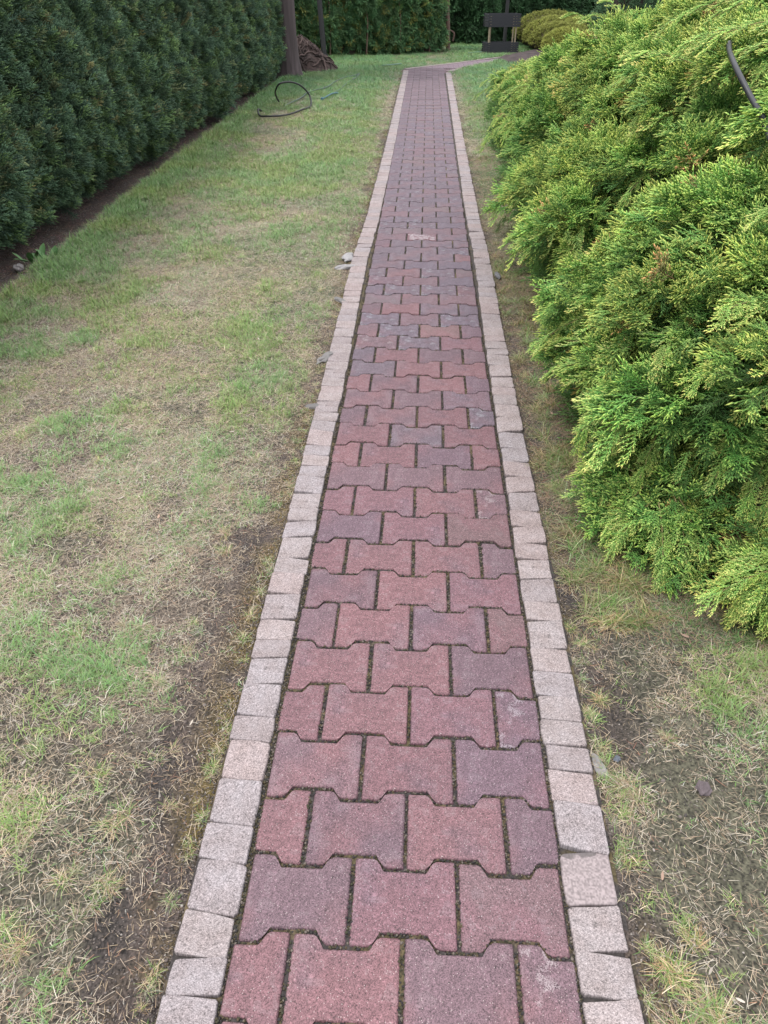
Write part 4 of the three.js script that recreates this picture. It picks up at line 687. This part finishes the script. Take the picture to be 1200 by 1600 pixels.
const GREEN = [[0.09, 0.22, 0.05], [0.14, 0.26, 0.06], [0.11, 0.22, 0.075], [0.17, 0.26, 0.08]], STRAW = [[0.42, 0.34, 0.23], [0.33, 0.25, 0.17], [0.5, 0.44, 0.34], [0.24, 0.185, 0.14], [0.43, 0.4, 0.34]], RUST = [[0.2, 0.105, 0.07], [0.25, 0.135, 0.085]];
function tuft(s, n, spread, dry, lean, len, w) {
  const q = rng(s), G = new Geo(), pick = (a) => a[Math.floor(q() * a.length)];
  for (let k = 0; k < n; k++) { const d = q() < dry, c = d ? pick(STRAW) : pick(GREEN), l = lean[0] + (lean[1] - lean[0]) * q(), a = q() * 6.283, r = spread * Math.sqrt(q()); blade(G, V(Math.cos(a) * r, 0, Math.sin(a) * r), q() * 6.283, d ? Math.min(1.5, l + 0.35) : l, (len[0] + (len[1] - len[0]) * q()), w * (0.7 + 0.6 * q()), d ? c : mix3(c, STRAW[1], 0.25 * q()), d ? c : mix3(c, [0.19, 0.22, 0.07], q() * 0.5), 0.4 + 1.5 * q()); }
  return G.build();
}
const grassMat = new THREE.MeshPhysicalMaterial({ vertexColors: true, roughness: 0.7, side: THREE.DoubleSide });
const kinds = { green: [1, 2, 3, 4].map((k) => tuft(k * 7, 20, 0.02, 0.16, [0.15, 1.1], [0.018, 0.05], 0.0014)), mixed: [1, 2, 3, 4].map((k) => tuft(k * 11, 22, 0.022, 0.42, [0.4, 1.35], [0.014, 0.038], 0.0012)), dry: [1, 2, 3, 4].map((k) => tuft(k * 13, 22, 0.026, 0.88, [0.7, 1.5], [0.01, 0.034], 0.0011)) };
const clumpGeo = [1, 2, 3].map((k) => tuft(k * 17, 95, 0.024, 0.72, [0.3, 1.25], [0.03, 0.088], 0.0015));
const strawGeo = [1, 2, 3].map((k) => { const G = new Geo(), q = rng(k * 19); for (let i = 0; i < 16; i++) blade(G, V((q() - 0.5) * 0.07, 0.002 + 0.007 * q(), (q() - 0.5) * 0.07), q() * 6.28, 1.15 + 0.35 * q(), 0.008 + 0.026 * q(), 0.0009, STRAW[i % 5], STRAW[(i + 2) % 5], 0.1 + (q() - 0.2) * 0.8); return G.build(); });
const needleGeo = [1, 2].map((k) => { const G = new Geo(), q = rng(k * 23); for (let i = 0; i < 7; i++) { const c = i % 3 ? RUST[i % 2] : STRAW[3]; blade(G, V((q() - 0.5) * 0.06, 0.003, (q() - 0.5) * 0.06), q() * 6.28, 1.42, 0.012 + 0.018 * q(), 0.0015, c, c, 0.2 * (q() - 0.5)); } return G.build(); });
function inJuniper(x, f) { return f > 1.3 && f < 13 && x > jXl(f) + 0.25; }
function greenness(x, f) {                                     // 0 bare or straw .. 1 lush
  let g = 0.5 + 0.85 * (fbm(x * 2.3 + 11, f * 1.7, 1201, 3) - 0.5) + 0.7 * (fbm(x * 8, f * 6, 1203, 2) - 0.5);
  const spot = (cx, cf, rx, rf, k) => { g += k * Math.exp(-(((x - cx) / rx) ** 2 + ((f - cf) / rf) ** 2)); };
  if (x < 0) {
    spot(-0.72, 3.0, 0.14, 0.9, 0.35); spot(-0.95, 1.25, 0.14, 0.2, 0.28); spot(-1.15, 1.05, 0.2, 0.2, 0.3); spot(-0.6, 5.2, 0.14, 1.2, 0.3); spot(-2.2, 6, 0.18, 3.5, 0.5); spot(-1.2, 7.0, 0.7, 0.9, 0.25); spot(-0.85, 9.2, 0.4, 1.4, 0.3);
    spot(-1.7, 9, 0.35, 1.0, -0.45); spot(-1.2, 2.6, 0.4, 0.5, -0.2); spot(-1.25, 4.2, 0.35, 0.6, -0.3); spot(-0.85, 0.75, 0.2, 0.22, -0.3); spot(-1.3, 1.5, 0.2, 0.2, -0.35); spot(-0.75, 11, 0.25, 2, 0.1); spot(-0.5, 11, 0.07, 5, -0.55);
    g += 0.3 * sm(11, 14, f) + 0.12 * sm(4, 8, f);
  } else {
    spot(1.0, 0.95, 0.28, 0.4, 0.45); spot(0.8, 1.2, 0.14, 0.12, 0.2); spot(0.6, 0.85, 0.13, 0.2, -0.3); spot(0.56, 1.3, 0.12, 0.25, -0.3);
    g -= 0.22 * sm(9, 5, f) * sm(1.6, 2.4, f); if (f > 8) g += -0.35 * sm(0.14, 0.02, x - 0.43) + 0.6 * sm(0.5, 0.7, x) * sm(8, 11, f); g += 0.4 * sm(13, 15, f);
  }
  return g;
}
const BARE = [[-0.62, 0.62, 0.14, 0.08], [-0.6, 0.85, 0.11, 0.11], [-0.58, 1.08, 0.09, 0.11], [-0.8, 0.5, 0.1, 0.07], [-0.56, 1.32, 0.07, 0.1], [0.58, 0.64, 0.07, 0.08], [0.62, 1.02, 0.1, 0.14], [0.55, 0.82, 0.06, 0.1], [0.72, 0.8, 0.09, 0.1], [0.85, 0.55, 0.09, 0.06], [0.55, 1.25, 0.08, 0.1], [0.62, 1.08, 0.05, 0.1], [0.67, 0.86, 0.06, 0.13], [0.57, 0.74, 0.04, 0.07], [0.78, 0.63, 0.09, 0.08], [0.6, 1.35, 0.07, 0.1], [-1.0, 1.12, 0.09, 0.08], [-0.86, 0.98, 0.05, 0.05], [-0.72, 0.7, 0.07, 0.06], [-1.05, 1.75, 0.08, 0.1], [-0.95, 1.48, 0.06, 0.07], [-1.3, 2.3, 0.1, 0.1], [-0.95, 2.7, 0.07, 0.12], [-1.05, 4.5, 0.12, 0.25], [-0.8, 4.9, 0.1, 0.3], [-1.5, 3.2, 0.1, 0.1]];
function bareSpot(x, f) { let m = 0; const n = 0.9 * (fbm(x * 14, f * 14, 1221, 3) - 0.5); for (const [a, b, c, d] of BARE) m = Math.max(m, sm(1.25, 0.7, Math.hypot((x - a) / c, (f - b) / d) / 1.5 + n)); return m; }
function sow(name, label, areas, s) {
  R = rng(s); let col0 = null;
  const o = thing(name, label, 'grass'); o.userData.kind = 'stuff';
  const L = { green: buckets(4), mixed: buckets(4), dry: buckets(4) }, straw = buckets(3), clumps = buckets(3), rust = buckets(2);
  const put = (arr, x, f, sc, c, y = 0) => arr[Math.floor(R() * arr.length)].push({ m: new THREE.Matrix4().compose(V(x, groundY(x, f) - 0.003 + y, -f), new THREE.Quaternion().setFromEuler(new THREE.Euler(rr(-0.12, 0.12), R() * 6.28, rr(-0.12, 0.12))), V(sc, sc * rr(0.8, 1.15), sc)), c });
  for (const [x0, x1, f0, f1, dens] of areas) {
    const n = Math.round((x1 - x0) * (f1 - f0) * dens);
    for (let k = 0; k < n; k++) {
      const x = rr(x0, x1), f = rr(f0, f1), e = Math.abs(x) - 0.417;
      if (e < 0 && f < 16.3) continue; if (onSide(x, f)) continue; if (x < edgeX(f) + 0.02 && f < 15.4) continue; if (x > 1.2 && x < 2.2 && f > 19.5 && f < 20.7) continue; if (inJuniper(x, f)) continue;
      { const v = (f - 19.2) / 2.2, u = (x - 3.5 - 0.9 * v) / 1.8; if (Math.hypot(u, v) < 0.97) continue; } if (x < -1.7 && Math.hypot((x + 2.35) / 0.7, (f - 16.1) / 0.6) < 1) continue;
      if (x > 0 && x < 0.85 && f < 1.5 && R() < 0.35) continue; if (x < 0 && x > -0.85 && f < 1.2 && R() < 0.25) continue;
      const b = bareStrip(x, f); if (R() < b * 0.93) { if (R() < (f > 1.9 ? 0.45 : 0.16)) put(straw, x, f, rr(0.5, 1), C(0.85, 0.78, 0.7)); continue; }
      const g = greenness(x, f), hole = Math.max(sm(0.45, 0.34, fbm(x * 5 + 50, f * 4, 1211, 3)) * sm(9, 4, f), bareSpot(x, f)); if (R() < hole * lerp(0.85, 0.6, sm(1.8, 3, f))) { if (R() < lerp(0.2, 0.7, sm(1.8, 3, f))) put(straw, x, f, rr(0.7, 1.2), C(0.85, 0.85, 0.88)); continue; }
      const r = R(), kind = r < sm(0.3, 0.85, g) * 0.85 ? 'green' : r < 0.3 + sm(0.1, 0.7, g) * 0.55 ? 'mixed' : 'dry';
      const tall = x < edgeX(f) + 0.25 && f > 3.5 ? 1.35 : 1, far = f > 2.5 ? 1 + 0.055 * (f - 2.5) : 1, br = rr(0.8, 1.2);
      const yel = sm(0.4, 0.65, fbm(x * 3, f * 3, 1213, 2));
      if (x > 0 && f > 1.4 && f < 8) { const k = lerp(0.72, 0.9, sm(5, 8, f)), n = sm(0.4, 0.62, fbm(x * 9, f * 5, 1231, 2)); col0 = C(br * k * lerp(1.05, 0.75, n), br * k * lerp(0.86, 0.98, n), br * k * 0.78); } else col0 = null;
      put(L[kind], x, f, rr(0.75, 1.2) * tall * far * (e < 0.3 ? 0.8 : 1), col0 ?? C(br * 1.08 * (0.92 + 0.16 * yel) * lerp(1, 0.72, sm(10, 14, f)), br * 1.08 * lerp(1, 0.9, sm(10, 14, f)), br * 1.06 * (1.1 - 0.15 * yel)));
      if (R() < 0.6) put(straw, x + rr(-0.03, 0.03), f, rr(0.7, 1.3) * far, col0 ? C(br * 0.62, br * 0.52, br * 0.46) : C(br * 0.85, br * 0.8, br * 0.78));
    }
  }
  return { o, L, straw, clumps, rust, put, done() { for (const k of ['green', 'mixed', 'dry']) kinds[k].forEach((g, i) => L[k][i].length && inst(`${k}_blades`, g, grassMat, L[k][i], o)); strawGeo.forEach((g, i) => straw[i].length && inst('dry_straw', g, grassMat, straw[i], o)); clumpGeo.forEach((g, i) => clumps[i].length && inst('dry_clumps', g, grassMat, clumps[i], o)); needleGeo.forEach((g, i) => rust[i].length && inst('fallen_needles', g, grassMat, rust[i], o)); } };
}
{
  const a = sow('lawn_grass', 'patchy green and straw coloured lawn left of the path', [[-1.8, -0.4, 0.25, 2.2, 5200], [-2.6, -0.4, 2.2, 4.5, 3800], [-2.6, -0.4, 4.5, 8, 2300], [-2.7, -0.38, 8, 13, 1200], [-2.8, -0.38, 13, 19, 850]], 2001);
  for (const [x, f, s] of [[-0.62, 0.86, 0.9], [-0.66, 0.72, 0.7], [-0.58, 0.71, 0.8], [-0.61, 0.66, 0.6], [-0.76, 0.62, 1.0], [-0.72, 0.58, 0.9], [-0.6, 0.55, 0.5], [-0.5, 0.9, 0.5], [-0.56, 1.02, 0.6], [-0.62, 1.22, 0.8], [-0.6, 1.34, 0.7], [-0.58, 1.75, 1.0], [-0.62, 1.85, 0.9], [-0.55, 2.0, 0.9], [-0.6, 2.3, 0.8], [-0.54, 2.55, 0.8], [-0.66, 2.1, 0.8], [-0.5, 3.0, 0.9], [-0.55, 3.3, 0.8], [-0.8, 0.8, 0.7], [-0.9, 1.6, 0.7]]) for (let k = 0; k < 2; k++) a.put(a.clumps, x + rr(-0.02, 0.02), f + rr(-0.02, 0.02), s * rr(0.55, 0.85), C(rr(0.9, 1.1), rr(0.88, 1.02), rr(0.8, 1)));
  for (let k = 0; k < 260; k++) { const f = rr(0.3, 8); a.put(a.clumps, rr(-2.3, -0.55), f, rr(0.35, 0.6), C(rr(0.7, 1), rr(0.8, 1.05), rr(0.6, 0.9))); }
  for (let k = 0; k < 350; k++) { const f = rr(0.4, 5); a.put(a.rust, -0.42 - Math.abs(rr(-0.3, 0.3)), f, rr(0.5, 1), C(1, 1, 1)); }
  for (let k = 0; k < 90; k++) { const f = 0.4 + 12 * R() * R(); a.put(a.clumps, -0.425 - 0.03 * R(), f, rr(0.25, 0.5), C(rr(0.8, 1.05), rr(0.85, 1.05), rr(0.65, 0.9))); }
  a.done();
  const b = sow('verge_grass', 'patchy dry grass right of the path and under the juniper', [[0.4, 1.5, 0.25, 2.2, 4600], [0.4, 1.25, 2.2, 5, 2300], [0.4, 1.1, 5, 9, 1700], [0.4, 1.6, 9, 16.5, 1000]], 2002);
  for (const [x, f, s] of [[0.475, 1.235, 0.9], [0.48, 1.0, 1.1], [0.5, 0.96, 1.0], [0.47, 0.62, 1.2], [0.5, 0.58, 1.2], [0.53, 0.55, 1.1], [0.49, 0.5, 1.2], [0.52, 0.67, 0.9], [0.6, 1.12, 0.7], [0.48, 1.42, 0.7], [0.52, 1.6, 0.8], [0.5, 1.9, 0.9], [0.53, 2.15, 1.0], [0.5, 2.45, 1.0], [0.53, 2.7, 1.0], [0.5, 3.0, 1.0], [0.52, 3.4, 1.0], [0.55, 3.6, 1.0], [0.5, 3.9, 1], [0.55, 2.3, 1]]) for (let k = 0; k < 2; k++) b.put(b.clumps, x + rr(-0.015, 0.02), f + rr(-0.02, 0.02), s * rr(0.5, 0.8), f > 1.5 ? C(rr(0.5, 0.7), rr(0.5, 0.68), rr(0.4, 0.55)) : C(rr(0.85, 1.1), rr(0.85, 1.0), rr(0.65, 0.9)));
  for (let k = 0; k < 2600; k++) { const f = rr(0.4, 6.5), x = f < 1.5 ? rr(0.45, 1.4) : rr(0.44, jXl(f) + 0.3); if (R() < (f < 1.3 ? 0.12 : 0.85)) b.put(b.rust, x, f, rr(0.7, 1.2), C(rr(0.8, 1.1), rr(0.8, 1), 0.9)); }
  for (let k = 0; k < 230; k++) { const f = 1.5 + 4.5 * Math.pow(R(), 1.3), g = R(), q = rr(0.75, 1.1); b.put(b.clumps, 0.45 + 0.2 * R() + 0.1 * R() * R(), f, rr(0.6, 1.15), C(q * lerp(0.9, 0.6, g), q * lerp(0.75, 0.85, g), q * 0.55)); }
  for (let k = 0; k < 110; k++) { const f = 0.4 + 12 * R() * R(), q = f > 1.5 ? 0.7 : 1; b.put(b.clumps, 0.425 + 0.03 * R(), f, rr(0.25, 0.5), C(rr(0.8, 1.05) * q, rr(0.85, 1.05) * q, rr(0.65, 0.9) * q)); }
  b.done();
  const c = sow('back_lawn', 'greener lawn beyond the bend of the path', [[-0.6, 3.2, 16.3, 23, 800], [-4, -2.6, 15.5, 18, 300]], 2003); c.done();
  R = rng(2004);                                               // needle litter under the hedge
  const o = thing('needle_litter', 'red brown fallen needles on the soil under the left hedge', 'needle litter'); o.userData.kind = 'stuff';
  const B = buckets(2); for (let k = 0; k < 5200; k++) { const f = rr(2.6, 15), x = edgeX(f) - 0.02 - Math.abs(rr(-0.75, 0.75)); if (R() > sm(-0.03, -0.16, x - edgeX(f)) * 0.85 + 0.15) continue; const s = rr(0.9, 1.6); B[k % 2].push({ m: new THREE.Matrix4().compose(V(x, groundY(x, f), -f), new THREE.Quaternion().setFromEuler(new THREE.Euler(0, R() * 6.28, 0)), V(s, s, s)), c: C(rr(0.6, 1.2), rr(0.7, 1.2), rr(0.9, 1.5)) }); }
  needleGeo.forEach((g, i) => inst('needles', g, grassMat, B[i], o));
}
{
  // crumbs of gravel and small pale leaf bits on the bare soil
  R = rng(2100);
  const o = thing('soil_gravel', 'loose dark grit and small pebbles on the bare soil beside the kerbs', 'gravel'); o.userData.kind = 'stuff';
  const g = new THREE.IcosahedronGeometry(1, 1), list = [], cols = [[0.05, 0.044, 0.042], [0.1, 0.08, 0.072], [0.13, 0.11, 0.1], [0.075, 0.06, 0.05], [0.28, 0.25, 0.23], [0.1, 0.08, 0.03]];
  for (let k = 0; k < 90000; k++) { const f = 0.3 + 3.6 * Math.pow(R(), 1.2), sd = R() < 0.6 ? -1 : 1, x = sd * (0.422 + (sd < 0 ? 1.2 : 0.75) * Math.pow(R(), 1.6)); if (R() > bareStrip(x, f) + 0.4) continue; const s = rr(0.0008, 0.0022) * (R() < 0.012 ? 2 : 1), q = R(); list.push({ m: new THREE.Matrix4().compose(V(x, groundY(x, f) + s * 0.2, -f), new THREE.Quaternion().setFromEuler(new THREE.Euler(R() * 6, R() * 6, R() * 6)), V(s, s * 0.7, s * 1.2)), c: C(...cols[q < 0.03 ? 4 : Math.floor(R() * 4) + (R() < 0.15 ? 2 : 0) === 4 ? 3 : Math.floor(R() * 4)]) }); }
  inst('grit', g, mat({ roughness: 1 }), list, o);
  const o2 = thing('leaf_litter', 'scattered pale dry leaf scraps on the lawn', 'leaf litter'); o2.userData.kind = 'stuff';
  const s = new THREE.Shape(); s.moveTo(0, -0.5); s.quadraticCurveTo(0.35, -0.1, 0.12, 0.5); s.lineTo(-0.05, 0.48); s.quadraticCurveTo(-0.3, 0, 0, -0.5); const lg = new THREE.ShapeGeometry(s, 5).rotateX(-Math.PI / 2), P = lg.attributes.position; for (let i = 0; i < P.count; i++) P.setY(i, 0.5 * P.getX(i) ** 2 + 0.15 * P.getZ(i) ** 2); lg.computeVertexNormals();
  const l2 = []; for (let k = 0; k < 170; k++) { const f = 0.4 + 5 * Math.pow(R(), 1.3), x = R() < 0.72 ? rr(-2.2, -0.45) : rr(0.45, 1.2), z = rr(0.008, 0.024), b = rr(0.5, 1.1), br = R() < 0.4; l2.push({ m: new THREE.Matrix4().compose(V(x, groundY(x, f) + 0.012, -f), new THREE.Quaternion().setFromEuler(new THREE.Euler(rr(-0.4, 0.4), R() * 6.28, rr(-0.4, 0.4))), V(z * 0.8, z, z)), c: br ? C(0.3 * b, 0.2 * b, 0.15 * b) : C(0.4 * b, 0.35 * b, 0.3 * b) }); }
  inst('scraps', lg, mat({ roughness: 0.8, side: THREE.DoubleSide }), l2, o2);
}
camera.far = 400; camera.updateProjectionMatrix();
renderer.render(scene, camera);
